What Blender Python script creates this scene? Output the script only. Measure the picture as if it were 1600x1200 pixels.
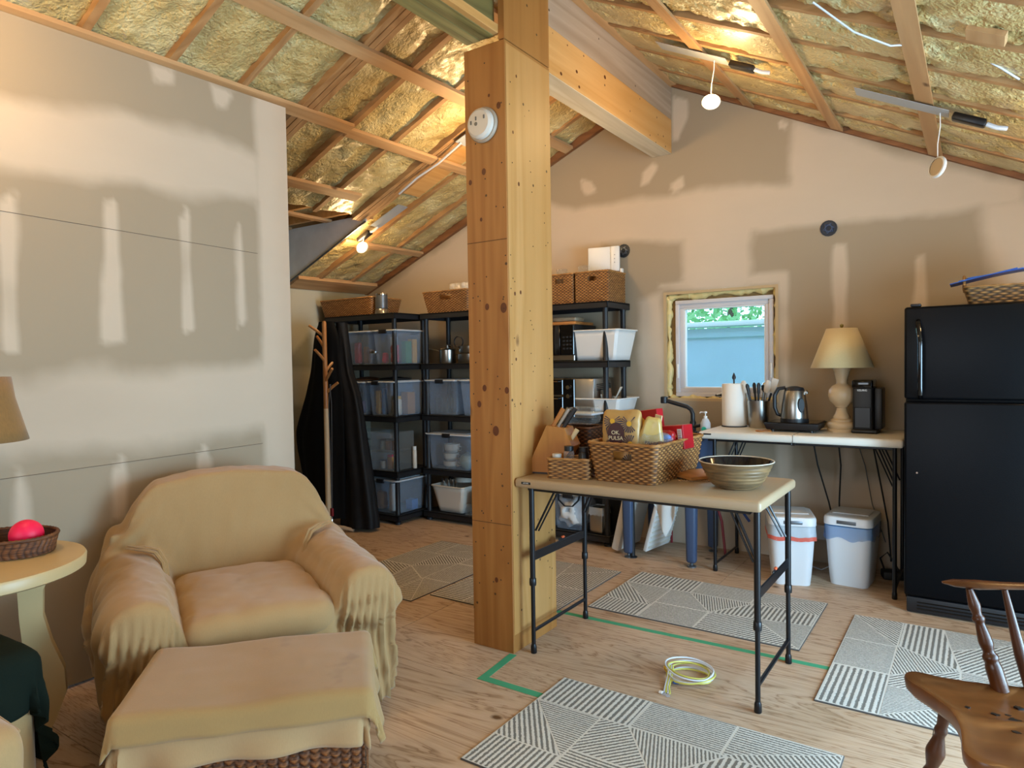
import bpy, bmesh, math, random
import numpy as np
from mathutils import Vector, Matrix, Euler
PI = math.pi
random.seed(7); rng = np.random.RandomState(5)
for o in list(bpy.data.objects): bpy.data.objects.remove(o)
S = bpy.context.scene
COL = S.collection
R = math.radians

# ------------------------------------------------ camera, world, light, exposure
def make_camera():
    yaw, pit, rol = R(-34.2521), R(-1.7195), R(-0.9043)
    f = Vector((math.sin(yaw)*math.cos(pit), math.cos(yaw)*math.cos(pit), math.sin(pit)))
    r = Vector((math.cos(yaw), -math.sin(yaw), 0)); u = r.cross(f)
    r2 = r*math.cos(rol) + u*math.sin(rol); u2 = -r*math.sin(rol) + u*math.cos(rol)
    m = Matrix((r2, u2, -f)).transposed().to_4x4(); m.translation = (0, 0, 1.42)
    cd = bpy.data.cameras.new('camera'); cam = bpy.data.objects.new('camera', cd); COL.objects.link(cam)
    cam.matrix_world = m; cd.sensor_width = 36; cd.lens = 36*1069.9/1600; cd.clip_start = .02
    S.camera = cam
make_camera()
S.view_settings.view_transform = 'Standard'; S.view_settings.look = 'None'
S.view_settings.exposure = 0.3; S.view_settings.gamma = 1; S.view_settings.use_curve_mapping = False

def lin(h):
    h = h.lstrip('#'); o = []
    for i in (0, 2, 4):
        v = int(h[i:i+2], 16)/255; o.append(v/12.92 if v <= .04045 else ((v+.055)/1.055)**2.4)
    return tuple(o)
W = bpy.data.worlds.new('world'); S.world = W; W.use_nodes = True
bg = W.node_tree.nodes['Background']; bg.inputs[0].default_value = (.50, .74, 1, 1); bg.inputs[1].default_value = 3.2

def area(name, loc, rot, sx, sy, power, col, spread=PI):
    l = bpy.data.lights.new(name, 'AREA'); l.shape = 'RECTANGLE'; l.size = sx; l.size_y = sy; l.energy = power; l.color = col; l.spread = spread
    o = bpy.data.objects.new(name, l); COL.objects.link(o); o.location = loc; o.rotation_euler = rot
    return o
# daylight through the glazed doors of the right wall and an added warm fill light behind the camera
area('daylight_right', (1.75, 2.75, 1.0), (0, R(90), 0), 1.6, 1.9, 200, (.47, .76, 1))
area('fill_front', (-1.3, -2.35, 1.5), (R(90), 0, 0), 2.4, 1.5, 24, (1, .88, .74))

# ------------------------------------------------ numpy noise
_P = rng.rand(64, 64, 64).astype(np.float32)
def vnoise(x, y, z):
    x, y, z = np.broadcast_arrays(np.asarray(x, float), np.asarray(y, float), np.asarray(z, float))
    xi, yi, zi = np.floor(x).astype(int), np.floor(y).astype(int), np.floor(z).astype(int)
    fx, fy, fz = x-xi, y-yi, z-zi
    fx, fy, fz = [t*t*(3-2*t) for t in (fx, fy, fz)]
    def g(a, b, c): return _P[(xi+a) & 63, (yi+b) & 63, (zi+c) & 63]
    x00 = g(0,0,0)*(1-fx)+g(1,0,0)*fx; x10 = g(0,1,0)*(1-fx)+g(1,1,0)*fx
    x01 = g(0,0,1)*(1-fx)+g(1,0,1)*fx; x11 = g(0,1,1)*(1-fx)+g(1,1,1)*fx
    return (x00*(1-fy)+x10*fy)*(1-fz)+(x01*(1-fy)+x11*fy)*fz
def fbm(x, y, z, o=4):
    s = 0; a = 1; t = 0
    for i in range(o):
        s = s+a*vnoise(x*2**i+17*i, y*2**i+5*i, z*2**i+9*i); t += a; a *= .5
    return s/t-.5

# ------------------------------------------------ materials
class NT:
    def __init__(s, name):
        s.m = bpy.data.materials.new(name); s.m.use_nodes = True; s.t = s.m.node_tree
        s.b = s.t.nodes['Principled BSDF']; s.out = s.t.nodes['Material Output']; s._c = None
    def n(s, typ, **k):
        nd = s.t.nodes.new(typ)
        for a, v in k.items():
            if a.startswith('i_'):
                key = a[2:]; key = int(key) if key.isdigit() else key.replace('_', ' ')
                s.put(nd.inputs[key], v)
            else: setattr(nd, a, v)
        return nd
    def put(s, sock, v):
        if isinstance(v, bpy.types.NodeSocket): s.t.links.new(v, sock)
        elif isinstance(v, bpy.types.Node): s.t.links.new(v.outputs[0], sock)
        else:
            if isinstance(v, tuple) and len(v) == 3 and sock.type == 'RGBA': v = (*v, 1)
            sock.default_value = v
    def obj(s, scale=(1, 1, 1), rot=(0, 0, 0), src='Object'):
        tc = s.n('ShaderNodeTexCoord'); mp = s.n('ShaderNodeMapping')
        s.t.links.new(tc.outputs[src], mp.inputs[0]); mp.inputs['Scale'].default_value = scale; mp.inputs['Rotation'].default_value = rot
        return mp.outputs[0]
    def noise(s, vec, scale, detail=4, rough=.55, dist=0):
        return s.n('ShaderNodeTexNoise', i_Vector=vec, i_Scale=scale, i_Detail=detail, i_Roughness=rough, i_Distortion=dist).outputs[0]
    def ramp(s, fac, stops):
        r = s.n('ShaderNodeValToRGB', i_0=fac); e = r.color_ramp.elements
        while len(e) < len(stops): e.new(.5)
        for i, (p, c) in enumerate(stops):
            e[i].position = p; e[i].color = (*c, 1) if len(c) == 3 else c
        return r.outputs[0]
    def mix(s, fac, a, b, mode='MIX'):
        m = s.n('ShaderNodeMix', data_type='RGBA', blend_type=mode)
        s.put(m.inputs[0], fac); s.put(m.inputs[6], a); s.put(m.inputs[7], b); return m.outputs[2]
    def math(s, op, a, b=0.0, c=None):
        m = s.n('ShaderNodeMath', operation=op); s.put(m.inputs[0], a); s.put(m.inputs[1], b)
        if c is not None: s.put(m.inputs[2], c)
        return m.outputs[0]
    def bump(s, h, strength=.3, dist=.01):
        b = s.n('ShaderNodeBump', i_Height=h, i_Strength=strength, i_Distance=dist); s.put(s.b.inputs['Normal'], b.outputs[0])
    def set(s, **k):
        for a, v in k.items(): s.put(s.b.inputs[a.replace('_', ' ')], v)
        return s

def PM(name, col, rough=.5, metal=0, bs=0, bst=.2, var=0, vs=6, spec=None, **k):
    n = NT(name); c = lin(col)
    if var:
        v = n.noise(n.obj(), vs, 3)
        n.put(n.b.inputs['Base Color'], n.mix(v, tuple(x*(1-var) for x in c), tuple(min(1, x*(1+var)) for x in c)))
    else: n.set(Base_Color=c)
    n.set(Roughness=rough, Metallic=metal)
    if spec is not None: n.put(n.b.inputs['Specular IOR Level'], spec)
    for a, v in k.items(): n.put(n.b.inputs[a.replace('_', ' ')], v)
    if bs: n.bump(n.noise(n.obj(), bs, 3), bst, .004)
    return n.m

def wood(name, a, b, axis='z', rough=.55, knots=True, gs=14, ring=1.0, holes=False, knot_col='#5a3413', kd=2.6):
    n = NT(name); st = {'x': (.06, 1, 1), 'y': (1, .06, 1), 'z': (1, 1, .06)}[axis]
    v = n.obj(st); w = n.noise(v, 3.2*ring, 3, .5, .6)
    g = n.noise(v, gs*6, 4, .6)
    r1 = n.ramp(n.math('FRACT', n.math('MULTIPLY', w, 9.0)), [(0, lin(a)), (.55, lin(b)), (1, lin(a))])
    col = n.mix(n.math('MULTIPLY', g, .35), r1, tuple(x*.62 for x in lin(b)))
    col = n.mix(n.math('MULTIPLY', n.noise(n.obj(), 1.6, 2), .25), col, lin(a))
    if knots:
        kv = {'x': (.5, 1, 1), 'y': (1, .5, 1), 'z': (1, 1, .5)}[axis]
        vo = n.n('ShaderNodeTexVoronoi', i_Vector=n.obj(kv), i_Scale=kd, i_Randomness=1.0)
        d = n.math('ADD', vo.outputs['Distance'], n.math('MULTIPLY', n.noise(n.obj(), 30, 2), .03))
        k = n.ramp(d, [(.045, (1, 1, 1)), (.085, (0, 0, 0))]); col = n.mix(k, col, lin(knot_col))
    if holes:
        vo = n.n('ShaderNodeTexVoronoi', i_Vector=n.obj(), i_Scale=9.0)
        k = n.ramp(vo.outputs['Distance'], [(.05, (1, 1, 1)), (.075, (0, 0, 0))]); col = n.mix(k, col, lin('#4a2f16'))
    n.set(Base_Color=col, Roughness=rough); n.bump(g, .12, .003); return n.m

def clearm(name, tint='#dfe8ee', a=.30, rough=.15):
    n = NT(name); t = n.n('ShaderNodeBsdfTransparent'); t.inputs[0].default_value = (.93, .95, .97, 1)
    n.set(Base_Color=lin(tint), Roughness=rough)
    mx = n.n('ShaderNodeMixShader'); lw = n.n('ShaderNodeLayerWeight', i_Blend=.35)
    f = n.math('ADD', n.math('MULTIPLY', lw.outputs[1], .22), a)
    n.put(mx.inputs[0], f); n.t.links.new(t.outputs[0], mx.inputs[1]); n.t.links.new(n.b.outputs[0], mx.inputs[2])
    n.t.links.new(mx.outputs[0], n.out.inputs[0]); return n.m

def emis(name, col, st):
    n = NT(name); n.set(Base_Color=(0, 0, 0)); n.put(n.b.inputs['Emission Color'], lin(col)); n.put(n.b.inputs['Emission Strength'], st); return n.m

def fabric(name, a, b, rough=.9, wv=260, fine=.12, stain=False):
    n = NT(name); v = n.obj()
    big = n.noise(v, 2.2, 4); col = n.mix(big, lin(a), lin(b))
    w = n.noise(n.obj((1, 1, .35)), wv, 2); col = n.mix(n.math('MULTIPLY', w, fine*2), col, tuple(x*.55 for x in lin(b)))
    if stain:
        s = n.ramp(n.noise(v, 5.5, 3), [(.66, (0, 0, 0)), (.74, (1, 1, 1))]); col = n.mix(n.math('MULTIPLY', s, .35), col, lin('#6b4a26'))
    n.set(Base_Color=col, Roughness=rough); n.put(n.b.inputs['Sheen Weight'], .25); n.bump(w, .15, .002); return n.m

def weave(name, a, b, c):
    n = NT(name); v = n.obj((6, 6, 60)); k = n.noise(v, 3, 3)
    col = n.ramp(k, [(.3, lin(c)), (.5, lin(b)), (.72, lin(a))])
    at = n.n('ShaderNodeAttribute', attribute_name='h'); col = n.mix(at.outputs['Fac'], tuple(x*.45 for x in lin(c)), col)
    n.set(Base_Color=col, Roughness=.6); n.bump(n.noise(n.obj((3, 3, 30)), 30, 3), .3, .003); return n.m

M = {}
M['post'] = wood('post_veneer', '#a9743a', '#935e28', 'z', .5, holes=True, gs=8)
M['lvl'] = wood('lvl_beam', '#d4a264', '#c08a48', 'y', .55, kd=2.0, holes=True)
M['lvl_pale'] = wood('plywood_pale', '#b39b83', '#9a8067', 'y', .65, knots=False, holes=True)
M['osb'] = wood('beam_soffit', '#d9c7a8', '#c2ab88', 'y', .7, knots=False)
M['greenwood'] = wood('header_plies', '#8f8048', '#5f5128', 'y', .6, knots=False)
M['rafter'] = wood('rafter_wood', '#b88e5e', '#976c40', 'x', .65, kd=3)
M['strap'] = wood('strap_wood', '#c69d6e', '#ab8052', 'y', .6, kd=3.5)
M['redwood'] = wood('edge_board', '#8f5d36', '#734523', 'x', .6, knots=False)
M['board'] = wood('cutting_board', '#c08345', '#a5672c', 'x', .5, knots=False)
M['bamboo'] = wood('bamboo', '#b87a2c', '#a3681f', 'z', .4, knots=False)
M['chairwood'] = wood('chair_wood', '#5e3214', '#43200b', 'x', .32, knots=False, ring=.7)
M['rackwood'] = wood('rack_wood', '#b98352', '#a56f3e', 'z', .4, knots=False)
def foam_mat():
    n = NT('spray_foam'); v = n.obj(); k = n.noise(v, 5, 5, .6); k2 = n.noise(v, 60, 3, .6)
    col = n.ramp(k, [(.3, lin('#ac9158')), (.5, lin('#c8b074')), (.7, lin('#dccc98'))])
    sp = n.ramp(n.noise(v, 1.3, 2), [(.55, (0, 0, 0)), (.75, (1, 1, 1))]); col = n.mix(n.math('MULTIPLY', sp, .45), col, lin('#a39f76'))
    n.set(Base_Color=col, Roughness=.42); n.put(n.b.inputs['Coat Weight'], .6); n.put(n.b.inputs['Coat Roughness'], .3)
    dv = n.n('ShaderNodeVectorMath', operation='ADD'); n.t.links.new(v, dv.inputs[0]); nz = n.n('ShaderNodeTexNoise', i_Vector=v, i_Scale=18.0); sc = n.n('ShaderNodeVectorMath', operation='SCALE', i_0=nz.outputs['Color']); sc.inputs['Scale'].default_value = .09; n.t.links.new(sc.outputs[0], dv.inputs[1])
    vo = n.n('ShaderNodeTexVoronoi', i_Vector=dv.outputs[0], i_Scale=42.0, feature='SMOOTH_F1')
    n.bump(n.math('ADD', n.math('MULTIPLY', vo.outputs[0], -.9), k2), .9, .014); return n.m
M['foam'] = foam_mat()
def drywall(name, dark, light, seed=0):
    n = NT(name); at = n.n('ShaderNodeAttribute', attribute_name='mud'); v = n.obj()
    k = n.noise(v, 3.0, 5, .6)
    f = n.ramp(n.math('ADD', at.outputs['Fac'], n.math('MULTIPLY', n.math('SUBTRACT', k, .5), .35)), [(.22, (0, 0, 0)), (.80, (1, 1, 1))])
    sm = n.noise(n.obj((1, 1, 2.2)), 2.4, 4); lt = n.mix(sm, lin(light), tuple(x*.90 for x in lin(light)))
    dk = n.mix(n.noise(v, 1.2, 3), lin(dark), tuple(x*.88 for x in lin(dark)))
    n.set(Base_Color=n.mix(f, dk, lt), Roughness=.9); n.bump(n.noise(v, 90, 3), .05, .002); return n.m
M['dry'] = drywall('drywall_mudded', '#a19078', '#c4b29c')
M['dry2'] = drywall('drywall_far', '#94917f', '#b4af9c')
def ply_mat():
    n = NT('floor_plywood'); v = n.obj((.13, 1, 1)); w = n.noise(v, 3.4, 5, .6, 1.2)
    rings = n.math('FRACT', n.math('MULTIPLY', w, 15.0))
    col = n.ramp(rings, [(0, lin('#bfa389')), (.3, lin('#d0b69d')), (.75, lin('#c7ab8f')), (1, lin('#8f6f55'))])
    g = n.noise(n.obj((.08, 1, 1)), 90, 4, .65); col = n.mix(n.math('MULTIPLY', g, .45), col, lin('#8a6a48'))
    vo = n.n('ShaderNodeTexVoronoi', i_Vector=n.obj((.7, 1, 1)), i_Scale=2.8)
    d = n.math('ADD', vo.outputs[0], n.math('MULTIPLY', n.noise(n.obj(), 26, 2), .04))
    col = n.mix(n.ramp(d, [(.05, (1, 1, 1)), (.085, (0, 0, 0))]), col, lin('#5d3e22'))
    dirt = n.ramp(n.noise(n.obj(), 1.7, 5), [(.5, (0, 0, 0)), (.75, (1, 1, 1))]); col = n.mix(n.math('MULTIPLY', dirt, .30), col, lin('#8d7556'))
    n.set(Base_Color=col, Roughness=n.math('ADD', n.math('MULTIPLY', g, .2), .42)); n.bump(n.math('ADD', rings, g), .10, .003); return n.m
M['ply'] = ply_mat()
def rug_mat(name, light, dark):
    n = NT(name); uv = n.n('ShaderNodeUVMap'); s = n.n('ShaderNodeSeparateXYZ', i_0=uv.outputs[0])
    j = n.math('MULTIPLY', n.math('SUBTRACT', n.noise(n.obj(), 160, 2), .5), .55)
    f = n.math('FRACT', n.math('ADD', s.outputs[0], j)); k = n.ramp(f, [(.45, (0, 0, 0)), (.53, (1, 1, 1)), (.95, (1, 1, 1)), (1, (0, 0, 0))])
    tw = n.noise(n.obj(), 420, 2)
    col = n.mix(k, lin(light), lin(dark)); col = n.mix(n.math('MULTIPLY', tw, .35), col, tuple(x*.5 for x in lin(dark)))
    n.set(Base_Color=col, Roughness=.95); n.bump(n.math('ADD', n.math('MULTIPLY', k, -.6), tw), .4, .006); return n.m
M['rug'] = rug_mat('rug_weave', '#e0ded6', '#77756f')
M['rug_warm'] = rug_mat('rug_weave_warm', '#d2cbbd', '#6c6358')
M['rug_edge'] = PM('rug_edge', '#4d4a48', .9)
M['tape'] = PM('green_tape', '#3f9e76', .6)
M['slip'] = fabric('slipcover', '#ac8a5c', '#9a784b', .9, stain=True)
M['throw'] = fabric('fleece_throw', '#a38350', '#927344', .95, stain=True)
M['throw2'] = fabric('fleece_under', '#b29166', '#a08056', .95)
M['green'] = PM('dark_green_throw', '#141c16', .95, bs=200, bst=.2, var=.2, spec=.1)
M['sofa'] = fabric('sofa_cream', '#b59566', '#a38355', .9, stain=True)
M['black'] = PM('black_plastic', '#15161a', .45, bs=80, bst=.05)
M['blackmetal'] = PM('black_powder_coat', '#141519', .35, metal=.3)
M['shelf'] = PM('shelf_plastic', '#17181c', .5)
M['coat'] = PM('coat_black', '#060607', .85, spec=.2)
M['puffer'] = PM('puffer_black', '#0a0a0d', .6, spec=.3)
M['white'] = PM('white_plastic', '#dcdad6', .4)
M['vinyl'] = PM('white_vinyl', '#c4c1c3', .45)
M['offwhite'] = PM('offwhite_plastic', '#cdc6ba', .45, var=.05)
M['cream'] = PM('cream_paint', '#bfa678', .4, var=.06)
M['lampbase'] = PM('lamp_cream', '#cdb490', .25, var=.05)
M['shade'] = fabric('lamp_shade', '#d8c494', '#cdb682', .85)
M['burlap'] = fabric('burlap_shade', '#97703c', '#84602f', .9, wv=140, fine=.3)
M['steel'] = PM('brushed_steel', '#a7a49e', .28, metal=1, bs=40, bst=.05)
M['chrome'] = PM('chrome', '#c9cbce', .12, metal=1)
M['grey'] = PM('grey_metal', '#6b7076', .35, metal=.7)
M['fridge'] = PM('fridge_black', '#030509', .36, bs=160, bst=.12, spec=.14)
M['fridge_side'] = PM('fridge_side', '#050608', .45, bs=120, bst=.12, spec=.14)
M['blackgloss'] = PM('black_gloss', '#0a0a0c', .08)
M['bluegrey'] = PM('sink_leg_bluegrey', '#3a4a66', .45)
M['paper'] = PM('paper_white', '#e4ded4', .9, bs=60, bst=.1)
M['tabletop'] = PM('table_almond', '#a69073', .42, bs=200, bst=.12, var=.05)
M['tabletop2'] = PM('table_white', '#d9d4c9', .4, bs=200, bst=.1)
M['clear'] = clearm('clear_plastic', '#c3d2e6', .09)
M['clear2'] = clearm('clear_glass', '#e6eef0', .04, .05)
M['frost'] = clearm('frosted_plastic', '#cfd6de', .72, .4)
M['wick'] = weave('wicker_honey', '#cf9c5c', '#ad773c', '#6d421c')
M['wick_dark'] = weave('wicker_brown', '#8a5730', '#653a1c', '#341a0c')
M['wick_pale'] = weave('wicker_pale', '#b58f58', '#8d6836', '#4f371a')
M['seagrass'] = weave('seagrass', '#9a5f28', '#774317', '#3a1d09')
M['pink'] = PM('pink_ball', '#f0104a', .5)
M['red'] = PM('red_card', '#a3141c', .35)
M['blue'] = PM('blue_plastic', '#2a58a8', .4)
M['orange'] = PM('orange_clip', '#d2582a', .5)
M['linerblue'] = clearm('blue_liner', '#2f7fc4', .35, .2)
M['linerwhite'] = clearm('white_liner', '#c9d2da', .55, .3)
M['linerred'] = PM('liner_red_band', '#cc5a48', .5)
M['bin_white'] = PM('bin_white', '#d3d4d6', .4)
M['bulb'] = emis('lit_puck', '#ffdca8', 60)
M['spark'] = PM('driver_black', '#101012', .35)
M['copper'] = PM('copper', '#b56a3a', .3, metal=1)
M['redpex'] = PM('red_pipe', '#7d1c26', .5)
M['bluepex'] = PM('blue_pipe', '#1d3f86', .5)
M['cord'] = PM('black_cord', '#0c0c0e', .6)
M['cableY'] = PM('cable_yellow', '#c6c05a', .5)
M['cableW'] = PM('cable_white', '#c9ccd2', .5)
M['towel'] = fabric('tea_towel', '#d2d0cc', '#b9b6b2', .95)
M['tan'] = PM('tan_ceramic', '#a8957a', .35, var=.1)
M['glaze'] = None
def stone_mat():
    n = NT('stoneware'); v = n.obj((1, 1, 7)); k = n.noise(v, 9, 4)
    n.set(Base_Color=n.ramp(k, [(.3, lin('#463c2d')), (.5, lin('#6f5a3f')), (.7, lin('#8a6e4a'))]), Roughness=.35); return n.m
M['stone'] = stone_mat()
M['glaze'] = PM('dark_glaze', '#15161d', .08)
M['concrete'] = PM('outside_wall_grey', '#a9cbe2', .85, var=.12, vs=3)
M['capstone'] = PM('outside_cap', '#dfeaf2', .8)
M['leaf'] = PM('leaf_green', '#86c27c', .6, var=.4, vs=9)
M['trunk'] = PM('bark', '#5a4636', .9)
M['foamedge'] = PM('window_foam', '#cdb97e', .5, bs=40, bst=.6, var=.2, vs=14)
M['poly'] = PM('grey_poly_sheet', '#dfe4e8', .45, var=.22, vs=5)
M['brownbag'] = PM('kraft_bag', '#b08b52', .4)
M['navy'] = PM('navy_ink', '#1a1c3a', .4)
M['yellow'] = PM('yellow_ink', '#cf9a1c', .4)
M['maroon'] = PM('maroon_ink', '#3a1210', .4)
M['creamink'] = PM('cream_ink', '#d9c8a0', .5)

# ------------------------------------------------ mesh helpers
class G:
    def __init__(s): s.v = []; s.f = []; s.m = []; s.n = 0
    def add(s, v, f, mi=0, xf=None):
        v = np.asarray(v, float).reshape(-1, 3)
        if xf is not None:
            A = np.array(xf); v = v @ A[:3, :3].T + A[:3, 3]
        s.v.append(v); s.f += [tuple(i+s.n for i in q) for q in f]; s.m += [mi]*len(f); s.n += len(v); return s
    def box(s, c, d, b=0, seg=2, rot=(0, 0, 0), mi=0, taper=1.0):
        bm = bmesh.new(); bmesh.ops.create_cube(bm, size=1)
        for v in bm.verts:
            k = taper if v.co.z < 0 else 1
            v.co = Vector((v.co.x*d[0]*k, v.co.y*d[1]*k, v.co.z*d[2]))
        if b: bmesh.ops.bevel(bm, geom=list(bm.edges), offset=b, segments=seg, profile=.5, affect='EDGES')
        bm.verts.index_update()
        xf = Matrix.Translation(c) @ Euler(rot).to_matrix().to_4x4()
        s.add([tuple(v.co) for v in bm.verts], [[v.index for v in f.verts] for f in bm.faces], mi, xf); bm.free(); return s
    def lathe(s, prof, c=(0, 0, 0), seg=24, rot=(0, 0, 0), mi=0, cap=True, sx=1, sy=1):
        V = []; F = []
        for r, z in prof:
            for i in range(seg):
                a = 2*PI*i/seg; V.append((r*math.cos(a)*sx, r*math.sin(a)*sy, z))
        m = len(prof)
        for j in range(m-1):
            for i in range(seg):
                k = (i+1) % seg; F.append((j*seg+i, j*seg+k, (j+1)*seg+k, (j+1)*seg+i))
        if cap:
            if prof[0][0] > 1e-4: F.append(tuple(range(seg))[::-1])
            if prof[-1][0] > 1e-4: F.append(tuple((m-1)*seg+i for i in range(seg)))
        s.add(V, F, mi, Matrix.Translation(c) @ Euler(rot).to_matrix().to_4x4()); return s
    def tube(s, pts, r, seg=8, mi=0, flat=None, closed=False):
        P = [Vector(p) for p in pts]; m = len(P); rr = r if hasattr(r, '__len__') else [r]*m
        V = []; F = []; up = None
        for i, p in enumerate(P):
            if closed: t = P[(i+1) % m]-P[i-1]
            else: t = P[min(i+1, m-1)]-P[max(i-1, 0)]
            t.normalize()
            if up is None: up = Vector((0, 0, 1)) if abs(t.z) < .9 else Vector((1, 0, 0))
            a = t.cross(up); 
            if a.length < 1e-5: a = t.orthogonal()
            a.normalize(); b = a.cross(t); b.normalize(); up = b
            fa, fb = flat if flat else (1, 1)
            for k in range(seg):
                an = 2*PI*k/seg; V.append(tuple(p+a*math.cos(an)*rr[i]*fa+b*math.sin(an)*rr[i]*fb))
        for i in range(m if closed else m-1):
            j = (i+1) % m
            for k in range(seg):
                l = (k+1) % seg; F.append((i*seg+k, i*seg+l, j*seg+l, j*seg+k))
        if not closed: F.append(tuple(range(seg))[::-1]); F.append(tuple((m-1)*seg+k for k in range(seg)))
        s.add(V, F, mi); return s
    def prism(s, poly, z0, z1, mi=0, xf=None):
        n = len(poly); V = [(x, y, z0) for x, y in poly]+[(x, y, z1) for x, y in poly]
        F = [tuple(range(n))[::-1], tuple(range(n, 2*n))]+[(i, (i+1) % n, n+(i+1) % n, n+i) for i in range(n)]
        s.add(V, F, mi, xf); return s
    def grid(s, X, Y, Z, mi=0, closed_u=False, flip=False):
        h, w = X.shape; V = np.stack([X, Y, Z], -1).reshape(-1, 3)
        I = np.arange(h*w).reshape(h, w)
        if closed_u: I = np.concatenate([I, I[:, :1]], 1)
        a, b, c, d = I[:-1, :-1], I[:-1, 1:], I[1:, 1:], I[1:, :-1]
        F = np.stack([a, b, c, d] if not flip else [a, d, c, b], -1).reshape(-1, 4).tolist()
        s.add(V, F, mi); return s
    def mesh(s, name, mats, smooth=35):
        V = np.concatenate(s.v) if s.v else np.zeros((0, 3)); me = bpy.data.meshes.new(name)
        me.from_pydata(V.tolist(), [], s.f)
        for m in (mats if isinstance(mats, (list, tuple)) else [mats]): me.materials.append(m)
        if any(s.m): me.polygons.foreach_set('material_index', s.m)
        if smooth:
            me.polygons.foreach_set('use_smooth', [True]*len(me.polygons)); me.set_sharp_from_angle(angle=R(smooth))
        me.update(); return me

def O(name, g, mat, parent=None, loc=None, rot=None, smooth=35, label=None, cat=None, group=None, kind=None):
    me = g if isinstance(g, bpy.types.Mesh) else g.mesh(name, mat, smooth)
    o = bpy.data.objects.new(name, me); COL.objects.link(o)
    if parent: o.parent = parent
    if loc: o.location = loc
    if rot: o.rotation_euler = rot
    tag(o, label, cat, group, kind); return o
def tag(o, label=None, cat=None, group=None, kind=None):
    for k, v in (('label', label), ('category', cat), ('group', group), ('kind', kind)):
        if v: o[k] = v
    return o
def E(name, loc, label=None, cat=None, rz=0, group=None, kind=None):
    o = bpy.data.objects.new(name, None); o.empty_display_size = .05; COL.objects.link(o); o.location = loc; o.rotation_euler = (0, 0, rz) if not hasattr(rz, '__len__') else rz
    return tag(o, label, cat, group, kind)
KIDS = {}
def dup(root, loc, rz=0, label=None):
    r = root.copy(); COL.objects.link(r); r.location = loc; r.rotation_euler = (0, 0, rz) if not hasattr(rz, '__len__') else rz
    if label: r['label'] = label
    for ch in list(root.children):
        c = ch.copy(); COL.objects.link(c); c.parent = r
        for gch in list(ch.children):
            d = gch.copy(); COL.objects.link(d); d.parent = c
    return r
def solid(o, t, offset=-1):
    m = o.modifiers.new('solid', 'SOLIDIFY'); m.thickness = t; m.offset = offset; return o
def text(name, s, size, mat, parent, loc, rot, ext=.0004, sx=1):
    c = bpy.data.curves.new(name, 'FONT'); c.body = s; c.size = size; c.extrude = ext; c.align_x = 'CENTER'; c.align_y = 'CENTER'
    t = bpy.data.objects.new('t', c); COL.objects.link(t); dg = bpy.context.evaluated_depsgraph_get()
    me = bpy.data.meshes.new_from_object(t.evaluated_get(dg)); bpy.data.objects.remove(t)
    me.materials.clear(); me.materials.append(mat); o = bpy.data.objects.new(name, me); COL.objects.link(o); o.parent = parent
    o.location = loc; o.rotation_euler = rot; o.scale = (sx, 1, 1); return o

# ================================================= ROOM
YB, XL, XF, XR, YF, XE = 5.12, -3.35, -5.3, 1.35, -2.6, 2.615
def ZL(x, y): return 3.328+.42*(x+2.515)-.015*(5.12-y)
def ZR(x, y=0): return 3.5-.49*(x+1.91)
def ZC(x, y): return np.minimum(ZL(x, y), ZR(x))

def sdf(px, py, poly):          # signed distance, >0 inside
    d = np.full(px.shape, 1e9); ins = np.zeros(px.shape, bool); n = len(poly)
    for i in range(n):
        ax, ay = poly[i]; bx, by = poly[(i+1) % n]; ex, ey = bx-ax, by-ay; wx, wy = px-ax, py-ay
        t = np.clip((wx*ex+wy*ey)/(ex*ex+ey*ey+1e-12), 0, 1); d = np.minimum(d, (wx-ex*t)**2+(wy-ey*t)**2)
        c = ((ay > py) != (by > py)) & (px < ex*(py-ay)/((ey if abs(ey) > 1e-12 else 1e-12))+ax); ins ^= c
    d = np.sqrt(d); return np.where(ins, d, -d)
def mud_mask(a, b, shapes):
    m = np.zeros(a.shape); n = fbm(a*4, b*4, 3.3, 4)*.12
    for poly, soft in shapes:
        soft = soft*1.2
        s = sdf(a, b, poly)+n*min(1, soft*14); m = np.maximum(m, 1/(1+np.exp(-np.clip(s/soft*2.2, -30, 30))))
    return m
def wall_sheet(name, axis, at, us, vs, top, shapes, mat, hole=None, thick=0, kind='structure'):
    U, Vv = np.meshgrid(us, vs); T = top(U); Z = np.minimum(Vv, T)
    A = np.full(U.shape, at)
    P = np.stack([U, A, Z] if axis == 'y' else [A, U, Z], -1).reshape(-1, 3)
    h, w = U.shape; F = []
    for j in range(h-1):
        for i in range(w-1):
            if Z[j, i] >= T[j, i]-1e-6 and Z[j, i+1] >= T[j, i+1]-1e-6: continue
            if hole and us[i] > hole[0]-1e-4 and us[i+1] < hole[1]+1e-4 and vs[j] > hole[2]-1e-4 and vs[j+1] < hole[3]+1e-4: continue
            q = (j*w+i, j*w+i+1, (j+1)*w+i+1, (j+1)*w+i); F.append(q if axis == 'y' else q[::-1])
    me = bpy.data.meshes.new(name); me.from_pydata(P.tolist(), [], F); me.materials.append(mat)
    at_ = me.attributes.new('mud', 'FLOAT', 'POINT'); at_.data.foreach_set('value', mud_mask(U, Z, shapes).reshape(-1).astype(np.float32))
    me.update(); o = bpy.data.objects.new(name, me); COL.objects.link(o); o['kind'] = kind
    return o
def lines(a, b, st, *extra):
    return np.array(sorted(set(np.round(np.concatenate([np.arange(a, b, st), [b], list(extra)]), 4))))

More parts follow.
